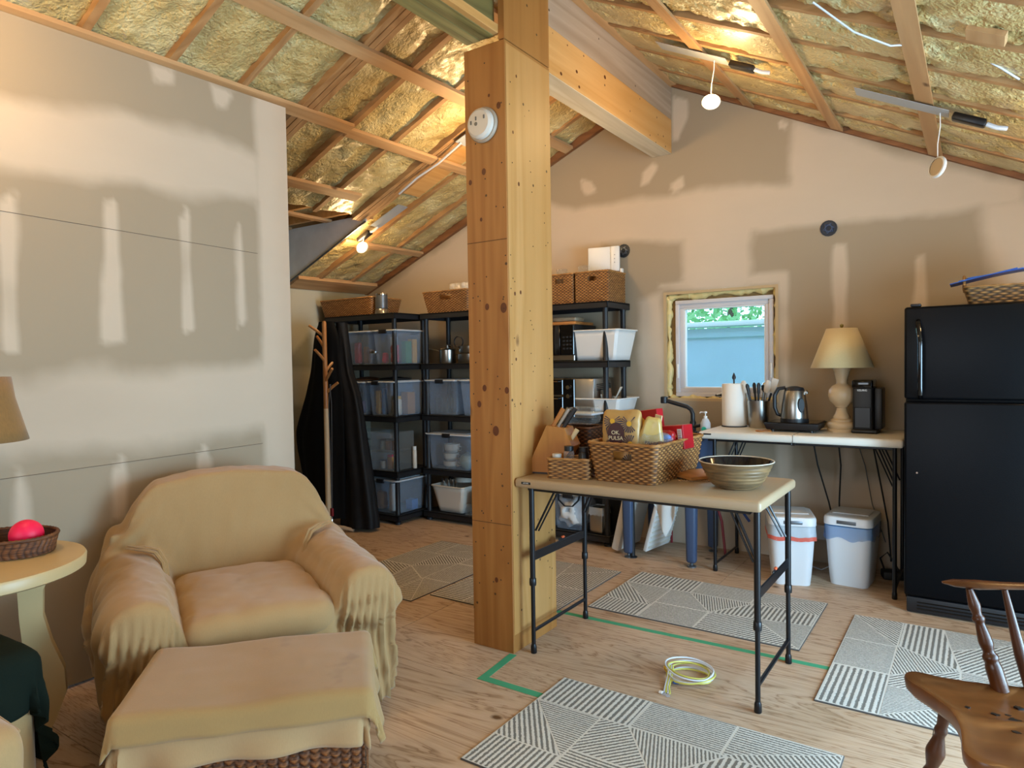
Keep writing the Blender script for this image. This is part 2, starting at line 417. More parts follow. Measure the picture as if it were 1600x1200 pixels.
HX0, HX1, HZ0, HZ1 = -2.04, -1.18, 1.11, 1.955
back_shapes = [([(-5.1, 2.21), (-3.95, 2.7), (-3.25, 3.02), (-3.1, 2.85), (-2.81, 2.71), (-1.91, 2.69), (-1.38, 2.68), (-1.09, 2.64), (-1.07, 3.07), (-.23, 2.66), (.22, 2.44), (.22, 2.32), (-.16, 2.31), (-1.36, 2.35), (-1.38, 1.94), (-1.88, 1.98), (-1.88, 2.33), (-2.23, 2.39), (-2.57, 2.39), (-2.58, 1.91), (-3.25, 1.95), (-5.07, 1.89)], .05),  # notch by the network box: bare board plus the box's shadow, painted in
 ([(-2.24, 1.9), (-2.04, 1.99), (-2.05, 1.04), (-2.22, 1.03)], .05), ([(-.82, 2.2), (-.74, 2.19), (-.73, 1.63), (-.83, 1.4)], .02), ([(-.34, 2.07), (-.28, 2.08), (-.25, 1.5), (-.36, 1.5)], .02),
 ([(-1.2, .85), (-1.1, .85), (-1.09, .28), (-1.19, .27)], .03), ([(-.78, .85), (-.69, .85), (-.69, .38), (-.77, .37)], .03), ([(-2.6, .56), (.4, .64), (.4, -.1), (-2.6, -.12)], .07),
 ([(-1.95, 3.46), (-1.83, 3.4), (-1.83, 3.28), (-1.91, 3.11), (-1.95, 3.12)], .02), ([(-2.77, 2.97), (-2.65, 2.91), (-2.61, 2.83), (-2.71, 2.81), (-2.75, 2.87)], .02), ([(-2.2, 2.91), (-2.11, 2.97), (-2.08, 2.93), (-2.15, 2.83), (-2.21, 2.82)], .02),
 ([(-1.98, 2.78), (-1.88, 2.83), (-1.87, 2.75), (-1.95, 2.72)], .02), ([(-1.18, 3.11), (-1.11, 3.08), (-1.12, 3.03), (-1.17, 3.05)], .01), ([(-2.1, 2.03), (-1.12, 2.03), (-1.1, 1.1), (-1.17, 1.1), (-1.17, 1.97), (-2.04, 1.97)], .03), ([(-.02, 2.4), (.5, 2.3), (.5, 1.6), (.1, 1.6)], .07)]
wb = wall_sheet('wall_back', 'y', YB, lines(XF, XR, .03, HX0, HX1), lines(0, 3.6, .03, HZ0, HZ1), lambda u: ZC(u, YB)+.03, back_shapes, M['dry'], (HX0, HX1, HZ0, HZ1))
g = G()      # outer sheathing of the back wall, around the opening
for x0, x1, z0, z1 in ((XF-.2, HX0-.02, -.2, 2.0), (HX1+.02, XR+.2, -.2, 2.0), (HX0-.02, HX1+.02, -.2, HZ0-.02), (HX0-.02, HX1+.02, HZ1+.02, 2.0)): g.box(((x0+x1)/2, YB+.15, (z0+z1)/2), (x1-x0, .03, z1-z0))
g.box(((XF+XR)/2, YB+.15, 2.85), (XR-XF+.4, .03, 1.7))
O('outer_sheathing', g, M['lvl_pale'], wb)
left_shapes = [([(2.40, 3.0), (2.7, 3.0), (2.7, 0), (2.42, 0)], .03), ([(-1, 2.5), (1.19, 2.44+.1), (1.67, 2.64), (2.45, 2.62), (2.45, 2.35), (2.02, 2.31), (1.55, 2.28), (-1, 2.25)], .06),
 ([(1.17, 2.13), (1.23, 2.17), (1.22, 1.5), (1.16, 1.5)], .02), ([(1.58, 2.2), (1.65, 2.24), (1.66, 1.55), (1.56, 1.55)], .02), ([(1.95, 2.17), (2.0, 2.25), (2.01, 1.62), (1.95, 1.6)], .016), ([(2.26, 2.19), (2.3, 2.23), (2.32, 1.67), (2.26, 1.63)], .016), ([(.75, 2.13), (.82, 2.17), (.82, 1.5), (.75, 1.5)], .02),
 ([(-1, 1.36), (1.15, 1.38), (2.45, 1.46), (2.45, 1.08), (1.66, 1.06), (-1, 1.05)], .07), ([(1.82, 2.92), (1.94, 2.92), (1.93, 2.85), (1.84, 2.82)], .02), ([(2.14, 2.92), (2.28, 2.92), (2.22, 2.81), (2.17, 2.81)], .02),
 ([(1.19, .94), (1.22, 1.02), (1.24, .9), (1.24, .6), (1.18, .6)], .02), ([(1.58, .93), (1.63, 1.01), (1.65, .91), (1.65, .7), (1.57, .7)], .02), ([(2.02, .97), (2.05, 1.01), (2.08, .93), (2.08, .8), (2, .8)], .015)]
wl = wall_sheet('wall_left', 'x', XL, lines(YF, XE, .03), lines(0.012, 3.0, .03), lambda u: ZL(XL, u)-.006, left_shapes, M['dry'])
g = G(); g.box((XL-.065, (YF+XE)/2, 1.44), (.125, XE-YF, 2.85)); O('wall_core', g, M['dry'], wl)
g = G()   # factory joint lines of the board faces
for z0, z1 in ((2.13, 2.06), (.945, .99)): g.tube([(XL+.001, -1, z0), (XL+.001, 2.4, z1)], .0012, 4)
O('joint_line', g, PM('joint_line', '#6e5a4a', .9), wl)
far_shapes = [([(4.1, 2.25), (4.5, 2.17), (4.48, 1.87), (4.1, 1.5)], .03), ([(4.39, 2.05), (4.49, 2.06), (4.47, 1.47), (4.37, 1.47)], .02), ([(4.1, 1.41), (4.5, 1.37), (4.5, 1.0), (4.1, 1.05)], .05)]
wf = wall_sheet('wall_alcove', 'x', XF, lines(2.4, YB, .04), lines(0, 2.9, .04), lambda u: np.where(u < 4.05, 2.75, ZL(XF, u)+.02), far_shapes, M['dry2'])
ww = wall_sheet('wall_alcove_near', 'y', 2.4, lines(XF, XL-.1, .2), lines(0, 2.9, .2), lambda u: u*0+2.75, [], M['dry2'])
# right wall with its glazed opening; rear wall with an opening made for the fill
g = G()
g.box((XR+.06, 4.2, .95), (.12, 1.9, 2.1)); g.box((XR+.06, -1.3, .95), (.12, 2.7, 2.1)); g.box((XR+.06, 1.65, .02), (.12, 3.2, .1)); g.box((XR+.06, 1.65, 1.93), (.12, 3.2, .12))
O('wall_right', g, M['dry'], kind='structure')
g = G()
g.box((-3.9, YF-.06, 1.75), (2.8, .12, 3.7)); g.box((.65, YF-.06, 1.75), (1.5, .12, 3.7)); g.box((-1.3, YF-.06, .4), (2.4, .12, .9)); g.box((-1.3, YF-.06, 2.95), (2.4, .12, 1.3))
O('wall_front', g, M['dry'], kind='structure')

# ---- floor of plywood sheets
g = G(); g.box(((XF+XR)/2, (YF+YB)/2, -.06), (XR-XF+.3, YB-YF+.3, .08)); fl = O('floor', g, PM('floor_gap', '#3b2a1c', .9), kind='structure')
y = 3.62-.003; row = 0
ys = [YB+.05, 3.62, 2.40, 1.18, -.04, -1.26, YF-.05]
for r_ in range(6):
    y1, y0 = ys[r_], ys[r_+1]; xs = [-.135 + (0 if r_ % 2 == 1 else 1.22)+2.44*k for k in range(-4, 3)]
    for a, b in zip(xs[:-1], xs[1:]):
        a, b = max(a, XF-.05), min(b, XR+.05)
        if b-a < .05: continue
        g = G(); g.box((0, 0, -.01), (b-a-.003, y1-y0-.003, .02)); o = O('plywood_sheet', g, M['ply'], fl, ((a+b)/2, (y0+y1)/2, 0), smooth=0)

# ---- ceiling
g = G()
for sgn in (0, 1):
    xs = (XF-.15, -1.95) if sgn == 0 else (-2.05, XR+.2)
    fz = (lambda x, y: ZL(x, y)) if sgn == 0 else (lambda x, y: ZR(x))
    for ys_, xs in ([((YF-.15, 4.04), (-4.22, -1.95)), ((4.04, YB+.2), (XF-.15, -1.95))] if sgn == 0 else [((YF-.15, YB+.2), xs)]):
        V = [(x, y, float(fz(x, y))+.17+dz) for dz in (0, .03) for y in ys_ for x in xs]; b0 = 0
        g.add(V, [(0, 1, 3, 2), (4, 6, 7, 5), (0, 2, 6, 4), (1, 5, 7, 3), (0, 4, 5, 1), (2, 3, 7, 6)])
g.box((-4.75, 3.2, 2.86), (1.2, 1.75, .02))
ce = O('ceiling', g, M['rafter'], smooth=0, kind='structure')
yk = [1.12+.403*k for k in range(-9, 10)]
def sl_box(x0, x1, y, w, h, off, f, parent, name, mat, jit=0):
    """a board lying along the slope, its underside off above the strap plane"""
    V = []
    for z in (off, off+h):
        for yy in (y-w/2, y+w/2):
            for x in (x0, x1): V.append((x, yy, float(f(x, yy))+z))
    g = G(); g.add(V, [(0, 2, 3, 1), (4, 5, 7, 6), (0, 1, 5, 4), (2, 6, 7, 3), (0, 4, 6, 2), (1, 3, 7, 5)]); return O(name, g, mat, parent, smooth=0)
fR = lambda x, y: ZR(x)
for y in yk:
    if y < -2.3: continue
    sl_box(-4.22 if y < 4.04 else XF, -2.10, y, .038, .12, .02, ZL, ce, 'rafter', M['rafter'])
    sl_box(-1.93, XR, y, .038, .12, .02, fR, ce, 'rafter', M['rafter'])
for y in (2.775, 2.815, 3.982, 4.02, 4.058): sl_box(-4.22 if y < 4.04 else XF, -2.10, y, .036, .12, .018, ZL, ce, 'rafter', M['rafter'])
sl_box(XF, -2.1, YB-.022, .04, .10, .0, ZL, ce, 'edge_board', M['redwood'])
sl_box(-1.95, XR, YB-.022, .04, .09, .0, fR, ce, 'edge_board', M['redwood'])
sl_box(-3.80, -3.0, 4.17, .19, .012, .02, ZL, ce, 'plywood_patch', M['lvl'])
# spray foam, one lumpy panel in each rafter bay
def foam_panel(x0, x1, y0, y1, f, seed, rough, res, off=.075):
    nx = max(3, int((x1-x0)/res)); ny = max(3, int((y1-y0)/res))
    X, Y = np.meshgrid(np.linspace(x0, x1, nx), np.linspace(y0, y1, ny))
    v = (Y-y0)/(y1-y0); prof = np.sin(np.clip(v, 0, 1)*PI)**.5
    big = fbm(X*2.2, Y*4, seed*1.7, 3); lump = fbm(X*11, Y*11, seed*1.7+4, 4); cell = np.abs(fbm(X*20, Y*20, seed, 2))
    d = (off*.6+off*.4*np.minimum(1, prof*1.2))-.035*prof-.06*big-rough*lump-rough*.5*cell
    d = np.maximum(d, -.002+.012*(1-prof))
    Z = f(X, Y)+.02+d
    g = G(); g.grid(X, Y, Z, flip=True); return O('spray_foam', g, M['foam'], ce, smooth=60)
bounds = sorted(set([round(v, 3) for v in yk if v > -2.4]))+[YB-.03]
for i, (a, b) in enumerate(zip(bounds[:-1], bounds[1:])):
    a0 = a
    if abs(a-3.941) < .01: a = 4.075
    if abs(a-2.732) < .01: a = 2.83
    near = b > .8
    x0l = XF+.0 if a > 4.04 else -4.22
    foam_panel(x0l, -2.1, a+.017, b-.017, ZL, i*3.1, .045, .013 if near else .07, .062)
    foam_panel(-1.93, XR, a0+.017, b-.017, fR, i*5.3+50, .085, .012 if near else .07, .034)
foam_panel(XF, -4.22, 2.42, 4.04, lambda x, y: 2.70+0*x, 77, .04, .03, .05)
# strapping under the rafters
def strap(x, y0, y1, f, w=.072, h=.021, mat='strap'):
    V = []
    for z in (0, h):
        for yy in (y0, y1):
            for xx in (x-w/2, x+w/2): V.append((xx, yy, float(f(xx, yy))+z))
    g = G(); g.add(V, [(0, 2, 3, 1), (4, 5, 7, 6), (0, 1, 5, 4), (2, 6, 7, 3), (0, 4, 6, 2), (1, 3, 7, 5)]); return O('strapping', g, M[mat], ce, smooth=0)
for x in (-2.84,): strap(x, YF, 5.09, ZL)
strap(-3.362, YF, 3.13, ZL); strap(-3.39, 3.13, 5.09, ZL, .066)
strap(-3.95, 2.7, 3.74, ZL, .075); strap(-4.51, 4.09, 5.09, ZL, .06); strap(-5.2, 4.09, 5.09, ZL, .17, .03)
strap(-2.3, YF, 5.09, ZL)
for x in (-1.37, -.79, -.226, .34, .9): strap(x, YF, 5.09, fR, .078)
flat = lambda x, y: 2.655+0*x
strap(-4.62, 2.42, 4.03, flat, .07); strap(-5.15, 2.42, 4.03, flat, .07)
g = G(); 
for y in (2.8, 3.2, 3.6, 3.95): g.box((-4.75, y, 2.72), (1.1, .038, .09))
O('rafter', g, M['lvl'], ce)
# gable cheek of the dormer, covered with grey sheet
g = G(); pl = [(XF, float(ZL(XF, 4.06))-.01), (XF, 2.66), (-4.2, 2.66), (-4.16, float(ZL(-4.16, 4.06))-.01)]
g.prism(pl, 0, .012, xf=Matrix(((1, 0, 0, 0), (0, 0, -1, 4.036), (0, 1, 0, 0), (0, 0, 0, 1))))
O('trim_1', g, M['poly'], smooth=0, kind='structure')
g = G(); g.box((-4.75, 4.075, 2.80), (1.2, .03, .34)); O('gap_blocker', g, M['rafter'], ce)  # added board, blocks the light leak and darkens the gap over the cheek
g = G(); g.tube([(-4.17, 4.02, float(ZL(-4.17, 4.06))-.012), (XF, 4.02, float(ZL(XF, 4.06))-.012)], .008, 6); O('trim_2', g, M['grey'], kind='structure')
# ridge beams and post
bt = bt_far = E('ridge_beam', (-2.04, 4.155, 3.02), 'far ridge beam of yellow laminated lumber running from the post to the back wall', 'beam')
g = G(); g.box((0, .0, .128), (.16, 1.92, .255), .002, 1); O('laminated_beam', g, M['lvl'], bt)
g = G(); g.box((0, 0, -.002), (.158, 1.92, .004)); O('beam_soffit', g, M['osb'], bt, label='pale rough underside')
g = G(); g.box((0.002, 0, .385), (.155, 1.92, .26)); O('plywood_web', g, M['lvl_pale'], bt, label='greyish pink plywood upper web')
g = G(); g.box((.108, 0, .515), (.055, 1.92, .03)); O('top_board', g, M['strap'], bt)
bt = E('near_beam', (-2.02, .08, 3.0), 'near ridge beam of greenish laminated plies resting on the post shoulder', 'beam')
for i in range(4): g = G(); g.box((-.064+.0425*i, 0, .13+random.uniform(-.002, .002)), (.0415, 5.32, .26), .002, 1); O('beam_ply', g, M['greenwood'], bt)
g = G(); g.box((.098, 0, .022), (.034, 5.32, .042), .002, 1); O('ledger_strip', g, M['lvl'], bt, label='orange ledger strip along the beam side')
g = G(); g.box((0, 0, .40), (.17, 5.32, .27)); O('beam_web', g, M['redwood'], bt, label='dark reddish boards above the beam')
bp = E('support_post', (-1.992, 2.933, 0), 'square yellow pine support post standing on the floor, white alarm on its face', 'post')
g = G(); g.box((0, 0, 1.483), (.244, .414, 2.966), .002, 1); O('post_body', g, M['post'], bp)
g = G(); g.box((.1225, .0, 1.52), (.003, .40, 2.86)); O('post_lit_side', g, wood('post_side_lit', '#be8d54', '#ae7c40', 'z', .5, holes=True, gs=8, kd=3), bp, label='right side of the post, light painted into its colour')  # thin sheet whose paler tone paints in the light on this side
g = G(); g.box((.1045, 0, 3.22), (.035, .414, .50), .001, 1); O('upper_plate', g, M['post'], bp)
g = G(); g.box((.03, .09, 3.2), (.11, .16, .46)); O('post_core', g, M['post'], bp)
for z, yy in ((.632, -.2075), (2.02, -.2075)): g = G(); g.box((0, yy, z), (.24, .002, .003)); O('sheet_joint', g, PM('joint_dark', '#5a3a1c', .8), bp)
g = G()
for k in range(46):
    g.lathe([(0, 0), (.004, 0), (.003, .001)], (random.choice([-.09, -.05, 0, .06, .1])+random.uniform(-.01, .01), -.2072, random.uniform(.1, 2.9)), 6, (PI/2, 0, 0))
    g.lathe([(0, 0), (.0035, 0), (.003, .001)], (.1242, random.choice([-.17, 0, .15])+random.uniform(-.02, .02), random.uniform(.1, 2.9)), 6, (0, PI/2, 0))
O('nail_heads', g, PM('nail', '#2c1a0c', .5), bp, kind='stuff')
M['knot'] = PM('knot', '#5a2c0c', .5, var=.3, vs=60)
def knots(par, pts, side, at):
    g = G()
    for a, z, r in pts:
        r *= .0062; c, rot = ((a, at, z), (PI/2, 0, 0)) if side == 'front' else ((at, a, z), (0, PI/2, 0))
        sx, sy = (1, 1.35) if side == 'front' else (1.35, 1)
        if par is bt_far: sx, sy = 1, 1.3
        g.lathe([(0, .0006), (r*.6, .0006), (r, 0)], c, 16, rot, sx=sx, sy=sy)
    O('wood_knot', g, M['knot'], par, kind='stuff')
knots(bp, [(-.005, 1.7, 2), (.094, 1.69, 3), (-.029, 1.3, 2), (.105, 1.29, 2), (-.063, 1.22, 2), (.036, 1.09, 3), (.083, 2.66, 2), (-.011, 2.36, 2), (-.095, 2.32, 1.6), (-.032, 2.13, 1.2), (.025, .35, 1.6), (.027, 2.72, 1)], 'front', -.2075)
knots(bp, [(-.152, 1.76, 1.2), (-.101, 1.77, 1.2), (-.15, 1.44, 1), (-.111, 2.82, 1), (-.147, 2.54, 1), (-.103, 2.3, 1.3), (-.117, 1.22, .8)], 'side', .1243)
knots(bt_far, [(-.177, .202, 1.9), (-.548, .111, 1.6), (-.733, .037, 1.6), (-.519, .031, 1.4), (.541, .028, 1), (.793, .086, 1.1), (-.656, .224, .8), (-.459, .234, .9), (.2, .1, .8)], 'side', .0803)
al = E('smoke_alarm', (-1.998, 2.724, 2.583), 'round white smoke alarm with small vents fixed high on the post', 'smoke alarm', (PI/2, 0, 0))
g = G(); g.lathe([(0, 0), (.084, 0), (.086, .008), (.08, .018)], seg=40); O('backplate', g, PM('alarm_plate', '#a2937f', .5), al)
g = G(); g.lathe([(.074, .016), (.072, .036), (.06, .046), (0, .048)], seg=40); ab = O('cover', g, M['offwhite'], al)
for x, yy in ((-.042, .006), (-.012, .022), (.036, .022)): g = G(); g.box((x, yy, .048), (.008, .018, .004), .001, 1); O('vent_slot', g, M['grey'], al)
g = G(); g.lathe([(0, 0), (.010, 0), (.009, .003)], (-.012, -.004, .046), 14); O('test_button', g, M['grey'], al)

# ---- window in the back wall
wn = E('window_1', (-1.61, YB, 1.53), kind='structure')
def ring(g, x0, x1, z0, z1, t, y0, y1, b=.004):
    for cx, cz, sx, sz in (((x0+x1)/2, z0+t/2, x1-x0, t), ((x0+x1)/2, z1-t/2, x1-x0, t), (x0+t/2, (z0+z1)/2, t, z1-z0-2*t), (x1-t/2, (z0+z1)/2, t, z1-z0-2*t)):
        g.box((cx, (y0+y1)/2, cz), (sx, y1-y0, sz), b, 2)
g = G(); ring(g, -.43, .43, -.42, .425, .02, .001, .14, 0); O('reveal_board', g, PM('reveal', '#b59a72', .7), wn)
g = G(); ring(g, -.412, .412, -.402, .407, .075, .06, .125, 0); O('foam_fill', g, PM('foam_recess', '#8a6f42', .8, var=.4, vs=20), wn)
g = G(); ring(g, -.345, .39, -.388, .357, .03, .03, .12); O('window_frame', g, M['vinyl'], wn)
g = G(); ring(g, -.318, .365, -.36, .33, .036, .045, .10); O('sash', g, M['vinyl'], wn)
g = G(); ring(g, -.284, .332, -.326, .296, .012, .05, .095); O('glazing_bead', g, M['white'], wn)
g = G(); g.box((.024, .075, -.015), (.612, .006, .618)); O('pane', g, clearm('window_glass', '#dff0ff', .03, .02), wn)
def lumpy_ring():
    g = G()
    for (a, b) in (((-.40, -.39), (-.40, .40)), ((-.40, .39), (.41, .40)), ((.41, .40), (.41, -.40)), ((.41, -.40), (-.40, -.405))):
        a, b = Vector((a[0], 0, a[1])), Vector((b[0], 0, b[1])); n = 60; pts = []; rr = []
        for i in range(n+1):
            p = a.lerp(b, i/n); k = float(fbm(p.x*16, 3, p.z*16, 4)); k2 = float(fbm(p.x*16+9, 7, p.z*16, 3)); pts.append((p.x+k2*.03, .042+k*.04, p.z+k2*.03)); rr.append(max(.006, .022+.07*k))
        g.tube(pts, rr, 8)
    return g
O('expanding_foam', lumpy_ring(), M['foamedge'], wn, smooth=60)
g = G(); g.box((.02, .04, -.375), (.12, .02, .022), .004); g.tube([(-.02, .03, -.37), (.03, .01, -.355), (.075, .01, -.365)], .006, 8); O('crank_handle', g, M['white'], wn)
for x in (-.327, .375): g = G(); g.box((x, .03, -.19), (.016, .02, .11), .005); O('sash_lock', g, M['white'], wn)
# outside the window
g = G(); g.box((-1, 12, -.35), (60, 13.6, .1)); O('lawn', g, M['leaf'], label='green ground outside beyond the window', cat='ground', kind='structure')
ow = E('garden_wall', (-1.9, 7.6, -.3), 'blue-grey rendered wall with a pale cap seen through the window', 'garden wall')
g = G(); g.box((0, 0, 1.0), (9, .2, 2.02)); O('wall_panel', g, M['concrete'], ow)
g = G(); g.box((0, -.11, 2.02), (9, .03, .10), .004); O('fascia_board', g, M['concrete'], ow)
g = G(); g.box((0, -.02, 2.115), (9.1, .34, .05), .004); O('wall_cap', g, M['capstone'], ow)
def tree(x, y, h, r, label, seed):
    rg = np.random.RandomState(seed); t = E('leafy_tree', (x, y, -.3), label, 'tree')
    g = G(); g.tube([(0, 0, 0), (.05, 0, h*.4), (0, .05, h*.75)], [.12, .09, .04], 8); O('trunk', g, M['trunk'], t)
    n = 5200; d = rg.normal(size=(n, 3)); d /= np.linalg.norm(d, axis=1)[:, None]; p = d*(rg.rand(n, 1)**.4)*np.array([r, r*.7, r*.9])+np.array([0, 0, h*.62])
    p += (np.stack([vnoise(p[:, 0]*2, p[:, 1]*2, p[:, 2]*2+k*7) for k in range(3)], 1)-.5)*.6
    a = rg.normal(size=(n, 3)); a /= np.linalg.norm(a, axis=1)[:, None]; b = np.cross(a, rg.normal(size=(n, 3))); b /= np.linalg.norm(b, axis=1)[:, None]
    V = np.stack([p-a*.06, p+b*.03, p+a*.06, p-b*.03], 1).reshape(-1, 3); F = np.arange(4*n).reshape(-1, 4).tolist()
    g = G(); g.add(V, F); o = O('foliage', g, M['leaf'], t, smooth=0); o['kind'] = 'stuff'
tree(-7.2, 10.4, 4.2, 1.9, 'leafy tree outside, left of the one behind the window', 1)
tree(-3.1, 10.4, 4.4, 1.95, 'leafy tree outside, right behind the blue-grey wall', 2)
tree(1.0, 10.4, 4.2, 1.9, 'leafy tree outside, right of the one behind the window', 3)

# ---- pot lights hanging on their wires
def pot_light(x, y, zc, zb, lit, label, plate=(-.36, .12), zrot=0, disc_rot=(R(70), 0, R(20)), watt=14, dropx=0):
    f = ZL if x < -2 else fR; sl = .42 if x < -2 else -.49
    t = E('pot_light', (x, y, zc), label, 'ceiling light', group='pot lights')
    g = G(); L = plate[1]-plate[0]; m = (plate[0]+plate[1])/2; an = -math.atan(sl)
    g.box((m, 0, m*sl-.012), (L, .12, .002), 0, 1, (0, an, R(2)))
    O('mounting_plate', g, PM('galv', '#aeb4ba', .45, metal=.35), t)
    g = G(); s = plate[1]+.07 if x > -2 else plate[0]-.0; bx = plate[1]+.06 if x > -2 else .0
    g.box((bx, 0, bx*sl-.02), (.15, .06, .035), .008, 2, (0, an, 0)); O('driver_box', g, M['spark'], t)
    g = G(); g.tube([(bx+.07, 0, (bx+.07)*sl-.02), (bx+.11, 0, (bx+.1)*sl-.03), (bx+.15, .01, (bx+.14)*sl-.02)], .011, 8); O('cable_clamp', g, M['cableW'], t)
    g = G(); h = zc-zb; g.tube([(0, 0, -.02), (.004+dropx*.3, .0, -h*.3), (-.004+dropx*.6, 0, -h*.6), (dropx, 0, -h+.05)], .0028, 6); O('cord', g, M['white'], t)
    d = E('lamp_disc', (dropx, 0, -h)); d.parent = t; d.rotation_euler = disc_rot
    g = G(); g.lathe([(.043, -.008), (.052, -.006), (.054, .0), (.05, .007), (.043, .009)], seg=28, cap=False); O('trim_ring', g, M['white'], d)
    g = G(); g.lathe([(0, -.006), (.044, -.006), (.046, 0), (.044, .006), (0, .006)], seg=28); O('diffuser', g, M['bulb'] if lit else M['tan'], d)
    if lit:
        l = bpy.data.lights.new('pot_glow', 'POINT'); l.energy = watt; l.color = (1, .66, .30); l.shadow_soft_size = .09
        lo = bpy.data.objects.new('pot_glow', l); COL.objects.link(lo); lo.parent = t; lo.location = (dropx, -.07, -h)
    return t
zl = lambda x: float(ZL(x, 4.0)); zr = lambda x: float(ZR(x))
pot_light(-4.34, 4.17, float(ZL(-4.34, 4.17)), 2.435, True, 'lit pot light dangling by the grey cheek above the coat rack', (.12, .46), watt=11, dropx=-.03)
pot_light(-2.76, 4.0, zl(-2.76), 2.74, True, 'lit pot light hidden behind the post over the shelves', (-.4, -.05), watt=24)
pot_light(-1.28, 4.03, zr(-1.28), 2.935, True, 'lit pot light dangling near the end of the ridge beam', (-.36, .1), watt=10, dropx=-.02)
pot_light(-.16, 4.03, zr(-.16), 2.36, False, 'unlit pot light twisted on its wire above the refrigerator side', (-.40, .06), disc_rot=(R(80), R(20), R(-50)), dropx=-.01)
pot_light(.50, 4.03, zr(.5), 2.12, True, 'lit pot light right of the refrigerator top', (-.3, .1), watt=12)
pot_light(-2.75, .9, zl(-2.75), 2.8, True, 'lit pot light above the armchair', (-.3, .1), watt=30)
pot_light(-1.1, .9, zr(-1.1), 2.8, True, 'added lit pot light nearest the camera, out of view', (-.3, .1), watt=14)  # unseen puck added for warm ambient light

# ================================================= FLOOR THINGS
# rugs: patches of stripes running in different directions (printed weave; direction is carried by the UV map)
PATCH = [([(0, 0), (.30, 0), (.30, .20), (0, .20)], 0, .022), ([(0, .20), (.30, .20), (0, .52)], 35, .020), ([(.30, .20), (.30, .52), (0, .52)], 90, .014),
 ([(0, .52), (.42, .52), (.42, .75), (0, .75)], 0, .026), ([(.30, 0), (.62, 0), (.62, .26), (.30, .26)], 90, .018), ([(.30, .26), (.62, .26), (.42, .52), (.30, .52)], -40, .018),
 ([(.62, .26), (.80, .52), (.42, .52)], 20, .014), ([(.42, .52), (.78, .52), (.78, .75), (.42, .75)], 90, .014), ([(.62, 0), (1.15, 0), (.86, .30), (.62, .26)], -30, .020),
 ([(1.15, 0), (1.15, .34), (.86, .30)], 90, .016), ([(.62, .26), (.86, .30), (1.15, .34), (1.15, .52), (.80, .52)], 0, .024), ([(.78, .52), (1.15, .52), (1.15, .75)], 40, .018), ([(.78, .52), (1.15, .75), (.78, .75)], 90, .016)]
def rug(x0, y0, ang, label, w=1.15, d=.75, mat='rug', flip=False, lift=0, off=0):
    t = E('area_rug', (x0, y0, lift), label, 'rug', R(ang), group='striped patchwork floor mats')
    g = G(); V = []; F = []; UV = []
    def quadface(poly, uvf, z):
        b = len(V); V.extend([(x, y, z) for x, y in poly]); F.append(tuple(range(b, b+len(poly)))); UV.extend([uvf(x, y) for x, y in poly])
    quadface([(0, 0), (w, 0), (w, d), (0, d)], lambda x, y: (.2, 0), .0072)
    for i, (poly, a, per) in enumerate(PATCH):
        pp = [((1.15-x if flip else x)*w/1.15, (.75-y if flip else y)*d/.75) for x, y in poly]
        if (pp[1][0]-pp[0][0])*(pp[2][1]-pp[0][1])-(pp[1][1]-pp[0][1])*(pp[2][0]-pp[0][0]) < 0: pp = pp[::-1]
        cx = sum(p[0] for p in pp)/len(pp); cy = sum(p[1] for p in pp)/len(pp)
        pp = [(cx+(x-cx)*.965, cy+(y-cy)*.965) for x, y in pp]; aa = R(a+off)
        quadface(pp, lambda x, y, aa=aa, per=per: ((x*math.cos(aa)+y*math.sin(aa))/per, 0), .0078)
    me = bpy.data.meshes.new('pile'); me.from_pydata(V, [], F); me.materials.append(M[mat]); uv = me.uv_layers.new(name='UVMap')
    uv.data.foreach_set('uv', np.array(UV, np.float32).reshape(-1)); me.update(); O('pile', me, None, t)
    g = G(); g.box((w/2, d/2, .0036), (w+.006, d+.006, .0068), .002, 1); O('backing', g, M['rug_edge'], t); return t
rug(-1.865, 3.49, 0, 'striped patchwork mat between the two folding tables', 1.15, .76)
rug(-.555, 4.14, -90, 'striped patchwork mat in front of the black refrigerator', 1.13, .76, flip=True, off=90)
rug(-1.53, 1.885, 0, 'striped patchwork mat nearest the camera, below the coiled cable', 1.14, .745)
rug(-1.985, 3.16, 90, 'striped patchwork mat directly behind the support post', 1.02, .80, 'rug_warm')
rug(-2.81, 3.01, 90, 'striped patchwork mat behind the armchair arm, left of the post', 1.17, .75, 'rug_warm', flip=True)
# green tape
def strip(name, pts, w, label, z=.0012):
    g = G()
    for a, b in zip(pts[:-1], pts[1:]):
        a, b = Vector((*a, 0)), Vector((*b, 0)); d = (b-a).normalized(); n = Vector((-d.y, d.x, 0))*w/2; a2, b2 = a-d*w/2, b+d*w/2
        p = [a2-n, b2-n, b2+n, a2+n]; g.prism([(q.x, q.y) for q in p], .0003, z); z += .0006
    return O(name, g, M['tape'], label=label, cat='tape', smooth=0)
strip('masking_tape', [(-1.868, 2.70), (-1.845, 2.44), (-1.30, 2.44)], .04, 'green tape on the floor forming a corner by the post')
strip('masking_tape', [(-1.97, 3.335), (-.54, 3.365)], .036, 'long green tape line on the floor under the front table')

